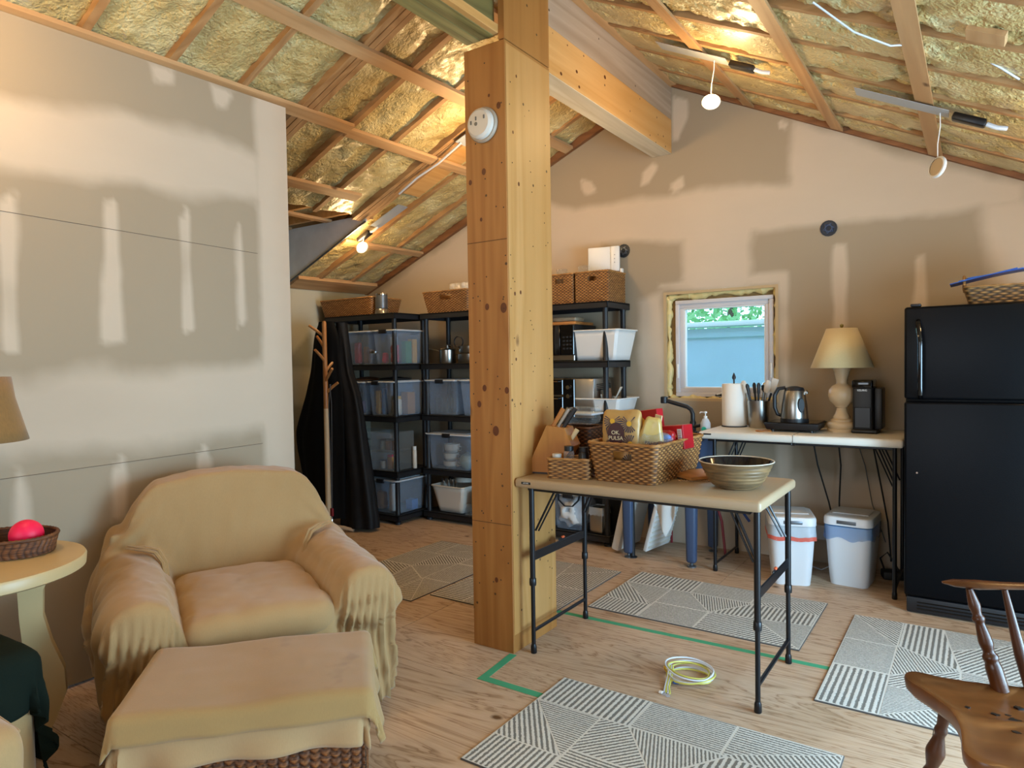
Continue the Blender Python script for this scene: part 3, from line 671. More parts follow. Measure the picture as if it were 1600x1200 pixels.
# ---- armchair under a slipcover
def remesh(g, vox, sm=3):
    me = g.mesh('tmp', [], 0); o = bpy.data.objects.new('tmp', me); COL.objects.link(o)
    m = o.modifiers.new('r', 'REMESH'); m.mode = 'VOXEL'; m.voxel_size = vox
    s = o.modifiers.new('s', 'SMOOTH'); s.factor = .7; s.iterations = sm
    dg = bpy.context.evaluated_depsgraph_get(); dg.update(); r = bpy.data.meshes.new_from_object(o.evaluated_get(dg)); bpy.data.objects.remove(o); return r
def sm(a, b, x): t = np.clip((x-a)/(b-a), 0, 1); return t*t*(3-2*t)
def arr(me):
    n = len(me.vertices); v = np.zeros(n*3, np.float32); me.vertices.foreach_get('co', v); nn = np.zeros(n*3, np.float32); me.vertices.foreach_get('normal', nn)
    return v.reshape(-1, 3).astype(float), nn.reshape(-1, 3).astype(float)
def setv(me, v): me.vertices.foreach_set('co', v.astype(np.float32).reshape(-1)); me.update()
def make_armchair():
    t = E('armchair', (-2.63, 1.775, 0), 'wide armchair under a loose tan slipcover against the left wall', 'armchair', R(-25.5)-PI/2)
    # local frame: +y is forward (towards the ottoman), x is sideways
    g = G()
    g.box((0, 0, .24), (1.0, .86, .44), .05, 3)
    g.box((0, .10, .36), (.62, .72, .20), .06, 4)
    for s in (-1, 1):
        g.lathe([(0, -.01), (.10, 0), (.135, .02), (.14, .1), (.15, .72), (.165, .80)], (s*.405, .475, .475), 24, (PI/2, 0, 0))
        g.box((s*.405, .03, .25), (.25, .86, .46), .05, 3)
        g.box((s*.41, .03, .16), (.25, .88, .28), .05, 3, taper=.98)
    n = 26; prof = []
    for i in range(n+1):
        x = -.45+.90*i/n; u = abs(x)/.45; prof.append((x, .935-.07*u**2-.20*max(0, u-.70)**1.5/.30**1.5*.8))
    poly = [(-.47, .1), (-.48, .55)]+[(x, z) for x, z in prof]+[(.50, .70), (.57, .5), (.60, .1)]
    g.prism(poly, 0, .20, xf=Matrix(((1, 0, 0, 0), (0, -.15, -1, -.20), (0, 1, 0, 0), (0, 0, 0, 1))))
    me = remesh(g, .0105, 14); v, nn = arr(me); x, y, z = v.T
    # inset crease where the seat, arms and back meet
    cr = np.exp(-((np.abs(x)-.285)/.022)**2)*sm(.30, .40, z)*sm(.75, .55, z)*sm(-.3, -.2, y)*.012
    dr_ = np.abs(np.sin((x*.9+z*.5+y*.3)*26+5*fbm(x*2.2, y*2.2, z*1.6, 3)))**.5*.016*(.3+fbm(x*3, y*3, z*3+9, 2)*1.6); fold = fbm(x*7, y*7, z*2.2, 3)*.040+fbm(x*22, y*22, z*7, 2)*.008-dr_
    armf = sm(.25, .6, nn[:, 1])*sm(.27, .30, np.abs(x))*sm(.60, .50, z)
    s1 = np.sin(x*88+1.6*np.sin(z*7+x*9)+z*3); f1 = (1-np.abs(s1))**1.3*(.030*sm(.60, .35, z)+.006)-.008
    side = sm(.4, .8, np.abs(nn[:, 0]))*sm(.50, .43, np.abs(x)*0+.55-z)*0
    outer = sm(.45, .55, np.abs(x))*sm(.62, .35, z); f2 = np.sin(y*42+3*fbm(y*3, z*3, 1.1))*.018*outer
    hem = sm(.35, .02, z); bulge = outer*.012+armf*.012*hem-.05*hem*sm(.45, .52, np.abs(x))
    backr = sm(.55, .9, z)*sm(-.35, -.2, -np.abs(x)*0+y*0-.1)*0
    wr = sm(.28, .50, np.abs(x))*sm(.50, .66, z)*sm(.10, -.35, y)*np.sin((x*np.sign(x)*.8+z*.9+y*.4)*70+4*fbm(x*4, y*4, z*4))*.010
    v = v+nn*(fold*.55+armf*f1+f2+bulge+wr-cr)[:, None]
    bot = v[:, 2] < .05; v[:, 2] = np.where(bot, .05+fbm(x*5, y*5, 0)*.04, v[:, 2]); v[:, 2] = np.maximum(v[:, 2], .012)
    setv(me, v); me.materials.clear(); me.materials.append(M['slip']); me.polygons.foreach_set('use_smooth', [True]*len(me.polygons))
    O('slipcover', me, None, t)
    # loose seat cushion under the same cloth
    g = G(); g.box((0, .11, .43), (.565, .72, .15), .06, 4); me = remesh(g, .012, 10); v, nn = arr(me); x, y, z = v.T
    v[:, 2] += (1-(x/.3)**2)*(1-((y-.1)/.4)**2)*.022*sm(.4, .5, z); v += nn*(fbm(x*6, y*6, z*3, 3)*.03+.004*np.sin(y*30+x*12+6*fbm(x*3, y*3, 2))*sm(.2, .28, np.abs(x)))[:, None]
    setv(me, v); me.materials.clear(); me.materials.append(M['slip']); me.polygons.foreach_set('use_smooth', [True]*len(me.polygons)); O('seat_cushion', me, None, t)
    # gathered seams tucked beside the back
    for s in (-1, 1):
        g = G(); pts = [(s*.43, -.235, .66), (s*.37, -.19, .655), (s*.32, -.165, .64), (s*.292, -.15, .59), (s*.285, -.14, .52), (s*.285, -.10, .47)]
        for k in range(3): g.tube([(a+.007*k*s, b+.004*k-.006, c-.006+.006*math.sin(k*2+i)) for i, (a, b, c) in enumerate(pts)], [.002, .006, .008, .008, .007, .004], 6)
        O('tucked_fold', g, M['slip'], t)
    for sx in (-.42, .42):
        for sy in (-.36, .36): g = G(); g.lathe([(.02, 0), (.028, .06)], (sx, sy, 0), 12); O('leg', g, M['chairwood'], t)
    return t
make_armchair()

def drape(hx, hy, top, ex, rad=.03, nres=.014, ripple=.014, seed=0, flare=.10, off=(0, 0), cut=None):
    """cloth sheet of half sizes ex laid over a box of half sizes hx,hy with its top at z=top"""
    X, Y = np.meshgrid(np.arange(-ex[0], ex[1]+1e-6, nres), np.arange(-ex[2], ex[3]+1e-6, nres))
    X = X+off[0]; Y = Y+off[1]
    cx = np.clip(X, -hx+rad, hx-rad); cy = np.clip(Y, -hy+rad, hy-rad); dx, dy = X-cx, Y-cy; d = np.hypot(dx, dy)+1e-9
    ux, uy = dx/d, dy/d; arc = rad*PI/2
    over = np.maximum(0, d-arc); th = np.minimum(d/rad, PI/2)
    out = rad*np.sin(th); dz = rad*(1-np.cos(th))
    per = np.arctan2(uy, ux)*.35+X*1.0*(np.abs(uy) > .5)+Y*1.0*(np.abs(ux) > .5)
    rp = np.sin(per*26+5*fbm(per*2, 0, seed, 2))*ripple*sm(0, .15, over)
    o = out+over*flare+rp+fbm(X*4, Y*4, seed, 3)*.02*sm(0, .1, over)
    Z = top-dz-over*(1-flare*.5)+fbm(X*5, Y*5, seed+3, 3)*.012*(1-sm(0, .1, over))+.004*np.sin((X+Y*.3)*14+3*fbm(X*3, Y*3, seed))*(1-sm(0, .05, over))
    return cx+ux*o, cy+uy*o, Z
def make_ottoman():
    rz = R(47)
    t = E('ottoman', (-1.925, 1.335, 0), 'wicker ottoman in front of the armchair', 'ottoman', rz)
    hx, hy, h = .335, .225, .385   # local x across, local -y towards the camera
    bx = [(-hx, -hy), (hx, -hy), (hx, hy), (-hx, hy)]
    rows, per = 17, .03
    def side(a, b, nx):
        L = math.dist(a, b); n = int(L/per)*6; U, V = np.meshgrid(np.linspace(0, L, n), np.linspace(.02, h, rows*6))
        dx, dy = (b[0]-a[0])/L, (b[1]-a[1])/L; ox, oy = dy, -dx
        col = np.floor(U/per); u = U/per-col; vv = V/.022+.5*(col % 2)+np.where(u < .5, u, 1-u)*1.1; w = vv-np.floor(vv)
        hgt = .011*np.sin(PI*w)**.6*np.sin(PI*np.clip(u, .02, .98))**.5
        return a[0]+dx*U+ox*hgt, a[1]+dy*U+oy*hgt, V, hgt/.011
    g = G(); hs = []
    for a, b in zip(bx, bx[1:]+bx[:1]):
        X, Y, Z, H = side(a, b, 0); g.grid(X, Y, Z); hs.append(H.reshape(-1))
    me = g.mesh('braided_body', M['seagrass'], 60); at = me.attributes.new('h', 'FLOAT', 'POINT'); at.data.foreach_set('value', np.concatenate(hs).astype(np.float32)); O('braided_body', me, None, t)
    g = G(); g.box((0, 0, h-.01), (2*hx+.01, 2*hy+.01, .03), .008); O('lid', g, M['chairwood'], t)
    for sx in (-1, 1):
        for sy in (-1, 1): g = G(); g.box((sx*(hx-.05), sy*(hy-.05), .011), (.04, .04, .022), .003, 1); O('foot', g, M['chairwood'], t)
    g = G(); g.box((0, 0, h+.022), (2*hx, 2*hy, .036), .015); O('cushion', g, M['throw2'], t)
    th = E('throw_blanket', (-1.925, 1.335, h+.008), 'tan fleece blanket folded double over the ottoman', 'blanket', rz)
    z0 = .042
    g = G(); X, Y, Z = drape(hx+.020, hy+.020, z0+.004, (.47, .40, .385, .34), seed=3, off=(-.0, 0), flare=.13); Z = np.maximum(Z, -.36); g.grid(X, Y, Z)
    o = O('under_layer', g, M['throw2'], th, smooth=80); solid(o, .004)
    g = G(); X, Y, Z = drape(hx+.032, hy+.032, z0+.018, (.44, .52, .325, .33), seed=8, flare=.16, ripple=.010); g.grid(X, Y, Z)
    o = O('top_layer', g, M['throw'], th, smooth=80); solid(o, .006)
make_ottoman()

# ---- round side table with its things
def make_side_table():
    c = (-2.86, .88); t = E('side_table', (*c, 0), 'round cream side table with curved splayed legs beside the armchair', 'side table')
    g = G(); g.lathe([(0, .712), (.325, .712), (.335, .718), (.338, .748), (.333, .757), (0, .76)], seg=64); O('tabletop', g, M['cream'], t)
    g = G(); g.lathe([(0, .685), (.12, .685), (.12, .713), (0, .713)], seg=24); O('apron', g, M['cream'], t)
    for k in range(4):
        a = R(62+90*k); n = 26; V = []; prof = [(.18, .70, .10), (.165, .64, .075), (.165, .55, .07), (.18, .45, .085), (.20, .35, .115), (.20, .26, .125), (.175, .16, .10), (.135, .06, .065), (.12, 0, .06)]
        pts_o = []; pts_i = []
        for r_, z, w in prof: pts_o.append((r_+w/2, z)); pts_i.append((max(.01, r_-w/2), z))
        poly = pts_o+pts_i[::-1]; g = G(); m = Matrix.Rotation(a, 4, 'Z') @ Matrix(((1, 0, 0, 0), (0, 0, 1, -.022), (0, 1, 0, 0), (0, 0, 0, 1)))
        g.prism(poly[::-1], 0, .044, xf=m); O('leg', g, M['cream'], t)
    g = G(); g.box((.075, -.02, .66), (.02, .03, .012), .002, 1); O('bracket', g, M['grey'], t)
make_side_table()

# ---- baskets: a woven wall with real over-and-under relief
def rrect(w, d, r, n):
    """n points round a rounded rectangle, with outward normals and arc length"""
    st = [(w/2-r, -d/2+r, -PI/2), (w/2-r, d/2-r, 0), (-w/2+r, d/2-r, PI/2), (-w/2+r, -d/2+r, PI)]
    P = []; 
    for cx, cy, a0 in st:
        for k in range(9): a = a0+PI/2*k/8; P.append((cx+r*math.cos(a), cy+r*math.sin(a), math.cos(a), math.sin(a)))
    P.append(P[0]); P = np.array(P); s = np.concatenate([[0], np.cumsum(np.hypot(*(np.diff(P[:, :2], axis=0).T)))]); L = s[-1]
    u = np.linspace(0, L, n, endpoint=False); return [np.interp(u, s, P[:, k]) for k in range(4)]+[u, L]
def weave_wall(w, d, h, r, flare, row, stake, amp, holes=(), vertical=False, inner=True, oval=False):
    """returns mesh arrays; flare = extra half size at the top; holes = (side, width, z0, z1)"""
    rows = max(3, int(round(h/row))); L0 = 2*(w+d)-8*r+2*PI*r; ns = int(round(L0/stake)); ns += ns % 2; n = ns*4
    if oval:
        a = np.linspace(0, 2*PI, n, endpoint=False); x, y = w/2*np.cos(a), d/2*np.sin(a); nx, ny = np.cos(a), np.sin(a); u = a/(2*PI)*L0; L = L0
    else: x, y, nx, ny, u, L = rrect(w, d, r, n)
    m = rows*4+1; zz = np.linspace(0, h, m); U = np.arange(n)/4.0
    X, Z = np.meshgrid(x, zz); Y = np.meshgrid(y, zz)[0]; NX = np.meshgrid(nx, zz)[0]; NY = np.meshgrid(ny, zz)[0]; UU = np.meshgrid(U, zz)[0]
    rr = Z/(h/rows); ri = np.minimum(np.floor(rr), rows-1); rf = rr-ri
    ph = np.cos(PI*(UU+ri)); rel = amp*(.55*ph+.45)*np.sin(PI*np.clip(rf, .0, 1))**.5
    if vertical: rel = amp*np.abs(np.sin(PI*UU*.5+.9*np.sin(Z*90)))**.6
    k = flare*(Z/h); jit = fbm(X*40, Y*40, Z*40, 2)*amp*.6
    XX = X*(1+2*k/w)+NX*(rel+jit); YY = Y*(1+2*k/d)+NY*(rel+jit)
    I = np.arange(m*n).reshape(m, n); keep = np.ones((m-1, n), bool)
    for sd, hw, z0, z1 in holes:
        cond = {'front': (NY < -.9), 'back': (NY > .9), 'left': (NX < -.9), 'right': (NX > .9)}[sd]
        t = X if sd in ('front', 'back') else Y; c = cond & (np.abs(t) < hw/2) & (Z > z0) & (Z < z1); keep &= ~c[:-1]
    J = np.roll(I, -1, 1); F = np.stack([I[:-1], J[:-1], J[1:], I[1:]], -1)[keep].tolist()
    V = np.stack([XX, YY, Z], -1).reshape(-1, 3); hgt = np.clip(rel/amp+.1, 0, 1).reshape(-1)
    top = np.stack([X[-1]*(1+2*flare/w), Y[-1]*(1+2*flare/d), Z[-1]], -1)
    inn = np.stack([(X-NX*.005)*(1+2*k/w), (Y-NY*.005)*(1+2*k/d), Z], -1)
    F2 = np.stack([I[:-1], I[1:], J[1:], J[:-1]], -1)[keep].tolist()
    return V, F, hgt, top, inn.reshape(-1, 3), F2
def basket(name, label, loc, rz, w, d, h, mat='wick', flare=.0, r=.02, row=.011, stake=.02, amp=.0035, holes=(), rim=.006, vertical=False, oval=False, group=None, cat='basket', handle=None):
    t = E(name, loc, label, cat, rz, group=group)
    V, F, H, top, VI, FI = weave_wall(w, d, h, r, flare, row, stake, amp, holes, vertical, oval=oval)
    g = G(); g.add(V, F); g.add(VI, FI); n = len(top); c = len(V)+len(VI)
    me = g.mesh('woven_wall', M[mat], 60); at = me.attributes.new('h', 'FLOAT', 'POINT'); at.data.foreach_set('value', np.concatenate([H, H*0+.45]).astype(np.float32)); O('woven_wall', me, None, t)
    def wv(g, nm):
        me = g.mesh(nm, M[mat], 60); at = me.attributes.new('h', 'FLOAT', 'POINT'); at.data.foreach_set('value', np.full(len(me.vertices), .8, np.float32)); return me
    pts = top[::3]; g = G(); k = np.arange(len(pts)); g.tube([(p[0], p[1], p[2]) for p in pts], list(rim*(1+.18*np.cos(k*PI))), 6, closed=True); O('rim', wv(g, 'rim'), None, t)
    g = G(); bt = [(v[0], v[1]) for v in VI[:n][::4]]; g.prism(bt, .002, .006); O('base', wv(g, 'base'), None, t)
    if handle:
        for sx in handle:
            g = G(); z = h; yy = .075; x0 = sx*(w/2+flare)
            g.tube([(x0, -yy, z-.01), (x0, -yy, z+.05), (x0, -yy+.015, z+.066), (x0, yy-.015, z+.066), (x0, yy, z+.05), (x0, yy, z-.01)], .008, 8); O('handle', wv(g, 'handle'), None, t)
    return t
basket('oval_basket', 'low round dark brown basket on the cream side table', (-2.91, 1.02, .761), R(20), .28, .23, .062, 'wick_dark', .012, amp=.004, stake=.013, row=.012, vertical=True, oval=True, rim=.007)
g = G(); g.lathe([(0, -.055)]+[(.055*math.sin(a), -.055*math.cos(a)) for a in np.linspace(.15, PI-.15, 16)]+[(0, .055)], seg=28)
O('toy_ball', g, M['pink'], None, (-2.87, 1.05, .761+.056+.006), label='bright pink ball lying in the dark brown basket', cat='ball')
lt = E('table_lamp', (-3.10, .95, .76), 'burlap shaded table lamp on the cream side table, cut by the left edge', 'lamp')
g = G(); g.lathe([(.045, 0), (.048, .012), (.03, .03), (.035, .09), (.04, .14), (.03, .24), (.012, .32), (.012, .52)], seg=24); O('lamp_base', g, M['lampbase'], lt)
g = G(); g.lathe([(.195, .40), (.185, .44), (.155, .56), (.145, .64)], seg=40, cap=False); o = O('lamp_shade', g, M['burlap'], lt); solid(o, .003)

# ---- sofa corner at lower left with green throw
st = E('sofa', (-2.48, .07, 0), 'cream spotted sofa whose arm corner shows at the lower left edge', 'sofa')
g = G(); g.box((-.1, -.55, .20), (1.2, 1.9, .34), .06, 3); O('sofa_base', g, M['sofa'], st)
g = G(); g.box((.20, .40, .36), (.56, .52, .32), .07, 5); me = remesh(g, .014, 6); v, nn = arr(me); v += nn*(fbm(v[:, 0]*6, v[:, 1]*6, v[:, 2]*6, 3)*.02)[:, None]; setv(me, v); me.materials.append(M['sofa']); me.polygons.foreach_set('use_smooth', [True]*len(me.polygons)); O('seat_cushion', me, None, st)
g = G(); g.tube([(-.05, .655, .475), (.40, .655, .475), (.465, .58, .475), (.465, .15, .475)], .006, 8); O('piping', g, M['sofa'], st)
g = G(); g.box((.06, .63, .36), (.32, .30, .46), .07, 4); O('sofa_arm', g, M['sofa'], st)
th = E('throw_blanket', (-2.42, .70, .59), 'dark green throw hanging over the sofa corner at lower left', 'blanket')
g = G(); X, Y, Z = drape(.17, .165, .02, (.24, .33, .20, .50), rad=.05, seed=5, flare=.06, ripple=.022); g.grid(X, Y, Z.clip(-.55, 9) if False else Z)
o = O('throw_cloth', g, M['green'], th, smooth=80); solid(o, .008)

# ---- windsor chair at lower right
def make_windsor():
    f = Vector((-.925, -.38)); ang = math.atan2(f.y, f.x)-PI/2   # local +y = facing direction
    t = E('windsor_chair', (.125, 2.20, 0), 'worn brown windsor armchair with turned legs at the lower right', 'chair', ang)
    pl = []; 
    half = [(0, .195), (.06, .20), (.13, .222), (.19, .245), (.235, .235), (.255, .19), (.245, .12), (.225, .04), (.22, -.05), (.215, -.13), (.18, -.19), (.10, -.22), (0, -.225)]
    cs = half+[(-x, y) for x, y in half[-2:0:-1]]
    # smooth the outline
    P = np.array(cs); 
    for _ in range(2): Q = np.roll(P, -1, 0); P = np.stack([P*.75+Q*.25, P*.25+Q*.75], 1).reshape(-1, 2)
    g = G(); n = len(P); rings = []
    for sc, z in ((.0, .462), (.25, .459), (.5, .455), (.72, .455), (.86, .461), (.95, .467), (.99, .465), (1, .457), (.985, .444), (.93, .430), (.75, .424), (.0, .422)):
        zz = z+(.012*sm(.12, .22, P[:, 1])*sc**2 if z > .45 else 0)-(.006*np.exp(-(P[:, 0]/.05)**2)*(-sm(.0, .2, P[:, 1])) if z > .45 else 0)
        rings.append(np.column_stack([P[:, 0]*sc, P[:, 1]*sc, np.full(n, z)+(zz-z)]))
    A = np.stack(rings); g.grid(A[..., 0], A[..., 1], A[..., 2], closed_u=True, flip=True)
    sn = NT('seat_wood'); v = sn.obj((1, .08, 1)); k = sn.noise(v, 7, 4, .5, .8)
    col = sn.ramp(k, [(.3, lin('#4b2b12')), (.55, lin('#6d411d')), (.75, lin('#805126'))])
    ch = sn.ramp(sn.noise(sn.obj((1, .35, 1)), 17, 4, .6), [(.555, (0, 0, 0)), (.575, (1, 1, 1))]); msk = sn.ramp(sn.noise(sn.obj(), 3.2, 1), [(.50, (0, 0, 0)), (.54, (1, 1, 1))])
    sn.set(Base_Color=sn.mix(sn.math('MULTIPLY', ch, msk), col, (.004, .004, .005)), Roughness=.33); O('seat', g, sn.m, t, smooth=60)
    wm = PM('worn_patch', '#0a0807', .5); inv = (Matrix.Translation((.125, 2.20, 0)) @ Matrix.Rotation(ang, 4, 'Z')).inverted(); rw = random.Random(4)
    for (wx, wy, L, w_) in ((-.02, 2.219, .008, .006), (.042, 2.213, .013, .007), (.088, 2.205, .020, .012), (.07, 2.225, .008, .005), (.096, 2.29, .012, .009), (.084, 2.135, .012, .005), (.12, 2.19, .016, .010)):
        p = inv @ Vector((wx, wy, 0)); a0 = rw.uniform(-.2, .2)-ang; g = G(); n = 14
        poly = [(p.x+math.cos(a0)*L*math.cos(2*PI*k/n)*rw.uniform(.55, 1.1)-math.sin(a0)*w_*math.sin(2*PI*k/n)*rw.uniform(.4, 1.3), p.y+math.sin(a0)*L*math.cos(2*PI*k/n)*rw.uniform(.55, 1.1)+math.cos(a0)*w_*math.sin(2*PI*k/n)*rw.uniform(.4, 1.3)) for k in range(n)]
        g.prism(poly, .448, .4612); O('wear_mark', g, wm, t, smooth=0)
    legp = [(.010, 0), (.013, .03), (.022, .12), (.026, .17), (.018, .19), (.024, .20), (.014, .212), (.020, .235), (.027, .265), (.018, .30), (.012, .325), (.021, .335), (.013, .345), (.017, .38), (.020, .43)]
    def turned(p0, p1, prof, name, mat='chairwood'):
        zz_ = np.linspace(0, prof[-1][1], 60); rr_ = np.interp(zz_, [q[1] for q in prof], [q[0] for q in prof]); kk = np.array([.25, .5, .25]); rs = np.convolve(np.pad(rr_, 1, 'edge'), kk, 'valid'); prof = list(zip(rs.tolist(), zz_.tolist()))
        a, b = Vector(p0), Vector(p1); L = (b-a).length; q = Vector((0, 0, 1)).rotation_difference(b-a); zmax = prof[-1][1]
        g = G(); g.lathe([(r_, z*L/zmax) for r_, z in prof], (0, 0, 0), 18); me = g.mesh(name, M[mat], 50); o = O(name, me, None, t, a); o.rotation_mode = 'QUATERNION'; o.rotation_quaternion = q; return o
    for sx in (-1, 1):
        turned((sx*.235, .20, 0), (sx*.165, .14, .43), legp, 'leg'); turned((sx*.20, -.24, 0), (sx*.14, -.15, .43), legp, 'leg')
        turned((sx*.218, .17, .14), (sx*.185, -.20, .14), [(.008, 0), (.010, .1), (.016, .2), (.010, .3), (.008, .4)], 'stretcher')
        stump = [(.024, 0), (.024, .07), (.019, .085), (.025, .10), (.015, .112), (.021, .14), (.019, .16), (.013, .20), (.021, .212), (.012, .222), (.018, .25), (.010, .30)]
        # arm post, leaning forwards and outwards
        turned((sx*.20, -.01, .455), (sx*.245, .055, .735), [(r_*.92, z) for r_, z in stump], 'arm_post')
        turned((sx*.205, -.085, .455), (sx*.25, -.04, .735), [(.011, 0), (.016, .1), (.014, .15), (.008, .28)], 'spindle')
    turned((-.20, -.01, .14), (.20, -.01, .14), [(.008, 0), (.010, .1), (.016, .2), (.010, .3), (.008, .4)], 'stretcher')
    rail = [(.265, .12), (.262, .09), (.255, .03), (.257, -.04), (.262, -.10), (.245, -.17), (.19, -.235), (.10, -.27), (0, -.28)]
    rail = rail+[(-x, y) for x, y in rail[-2::-1]]; R_ = [Vector((x, y, .745)) for x, y in rail]
    g = G(); g.tube(R_, [.006, .022, .028, .022, .020]+[.02]*(len(R_)-10)+[.020, .022, .028, .022, .006], 12, flat=(1.15, .42)); O('arm_rail', g, M['chairwood'], t, smooth=60)
    for k in range(7):
        x = -.15+.05*k; turned((x, -.185+abs(x)*.15, .455), (x*1.5, -.34+abs(x)*.1, 1.02), [(.006, 0), (.008, .2), (.005, .5)], 'spindle')
    g = G(); g.tube([(x*1.5, -.345+abs(x)*.12+.0, 1.02+.05*math.cos(x*9)) for x in np.linspace(-.18, .18, 13)], .014, 10); O('crest_rail', g, M['chairwood'], t)
make_windsor()

# ---- folding tables
def folding_table(name, label, x0, x1, y0, y1, top, mat, th, legs, centerfold=False, extend=True):
    t = E(name, ((x0+x1)/2, (y0+y1)/2, 0), label, 'folding table'); w, d = x1-x0, y1-y0
    g = G(); g.box((0, 0, top-th/2), (w, d, th), .016, 4); 
    me = g.mesh('tabletop', M[mat]); O('tabletop', me, None, t)
    g = G(); g.box((0, 0, top-th-.008), (w-.10, d-.08, .018), .004, 1); O('underframe', g, M['blackmetal'], t)
    for lx in legs:
        fr = E('leg_frame', (lx-(x0+x1)/2, 0, 0)); fr.parent = t
        for sy in (-1, 1):
            y = sy*(d/2-.045); zt = top-th
            g = G(); 
            if extend:
                g.tube([(0, y, .03), (0, y, .40)], .0105, 12); g.tube([(0, y, .345), (0, y, zt)], .0135, 12)
                g.lathe([(.0165, 0), (.0175, .012), (.0165, .034), (.0150, .036)], (0, y, .335), 14)
            else: g.tube([(0, y, .02), (0, y, zt)], .012, 12)
            g.lathe([(.013, 0), (.0155, .004), (.0145, .035), (.011, .045)], (0, y, 0), 14); O('leg', g, M['blackmetal'], fr)
        g = G(); g.tube([(0, -d/2+.045, .11), (0, d/2-.045, .11)], .009, 10) if extend else g.tube([(0, -d/2+.045, .05), (0, d/2-.045, .05)], .008, 10); O('crossbar', g, M['blackmetal'], fr)
        if extend:
            g = G(); g.box((0, 0, .475), (.008, d-.09, .045), .003, 1); g.box((0, .02, .502), (.007, .07, .012), .003, 1); O('flat_brace', g, M['blackmetal'], fr)
            g = G(); g.box((0, .03, .508), (.012, .022, .012), .003, 1); O('lock_clip', g, M['orange'], fr)
        s = 1 if lx < (x0+x1)/2 else -1
        for yy in (-.13, .13) if not extend else (-d/2+.07, d/2-.07):
            g = G(); g.tube([(s*.005, yy*(1 if not extend else 1), .60 if extend else top-.30), (s*.10, yy*.9, zt-.02)], .0055, 6); g.tube([(s*.022, yy, .60 if extend else top-.30), (s*.12, yy*.9, zt-.02)], .0045, 6); O('folding_strut', g, M['blackmetal'], fr)
    if centerfold:
        g = G(); g.box((0, -d/2-.0005, top-th/2), (.0025, .003, th), 0); g.box((0, -.0, top+.0004), (.0025, d-.03, .001), 0); O('fold_seam', g, M['grey'], t)
        g = G(); g.tube([(-.012, -d/2+.01, top-th), (-.008, -d/2+.01, top-th-.014), (.008, -d/2+.01, top-th-.014), (.012, -d/2+.01, top-th)], .0035, 6); O('latch', g, M['blackmetal'], t)
    return t
ft = folding_table('folding_table', 'almond topped folding table in front, beside the support post', -1.866, -.70, 2.745, 3.37, .862, 'tabletop', .046, (-1.795, -.727))
g = G(); g.box((-.515, -.3125, .842), (.052, .003, .012), .0014, 2); bd = O('name_badge', g, M['spark'], ft); text('lettering', 'LIFETIME', .0085, M['white'], bd, (-.515, -.3142, .842), (PI/2, 0, 0))
bt_ = folding_table('folding_table', 'white centre-fold folding table against the back wall', -1.555, -.352, 4.50, 5.09, .945, 'tabletop2', .05, (-1.46, -.40), True, False)
g = G(); g.box((-.54, -.296, .928), (.052, .003, .010), .0014, 2); O('name_badge', g, M['spark'], bt_)

# ================================================= BACK WALL FURNITURE
fr = E('refrigerator', (.045, 4.345, 0), 'tall black top-freezer refrigerator at the right side of the back wall', 'refrigerator')
g = G(); g.box((0, .40, .87), (.76, .66, 1.62), .008, 2); O('cabinet', g, M['fridge_side'], fr)
g = G(); g.box((0, .033, 1.442), (.765, .066, .505), .014, 4); dr = O('freezer_door', g, M['fridge'], fr)
g = G(); g.box((0, .033, .635), (.765, .066, 1.08), .014, 4); dl = O('refrigerator_door', g, M['fridge'], fr)
def handle(z0, z1, par, a=0):
    g = G(); x = -.315
    if a: g.tube([(x, .004, z1), (x, -.022, z1-.01), (x+.004, -.045, z1-.05), (x+.012, -.052, z1-.12), (x+.012, -.05, z0+.06), (x+.012, -.04, z0+.02), (x+.012, .002, z0)], .0125, 10, flat=(1, .75))
    O('handle', g, M['blackgloss'], par)
handle(1.197, 1.62, dr, 1)
g = G(); g.lathe([(0, 0), (.006, 0), (.005, .003)], (-.32, -.004, .785), 12, (PI/2, 0, 0)); O('handle_screw', g, M['chrome'], dl)
g = G(); g.box((0, .03, .048), (.74, .05, .085), .006, 2); kp = O('toe_grille', g, M['black'], fr)
for k in range(3): g = G(); g.box((0.01, .002, .03+.018*k), (.66, .006, .006), .002, 1); O('grille_slat', g, M['blackgloss'], kp)
g = G(); g.box((-.33, .05, 1.705), (.05, .06, .014), .004, 2); O('hinge_cover', g, M['black'], fr)
basket('handled_basket', 'pale wicker basket with square loop handles on top of the refrigerator', (.145, 4.62, 1.688), 0, .36, .26, .105, 'wick_pale', .03, amp=.005, row=.014, stake=.024, handle=(-1, 1))
g = G()
for k in range(3): g.box((.02+.035*k, 4.62+.01*k, 1.853+.008*k), (.31, .2, .004), .001, 1, (0, R(-12+2*k), R(4*k)))
O('plastic_sheet', g, M['blue'], label='blue edged plastic folders sticking out of the basket on the refrigerator', cat='folder')

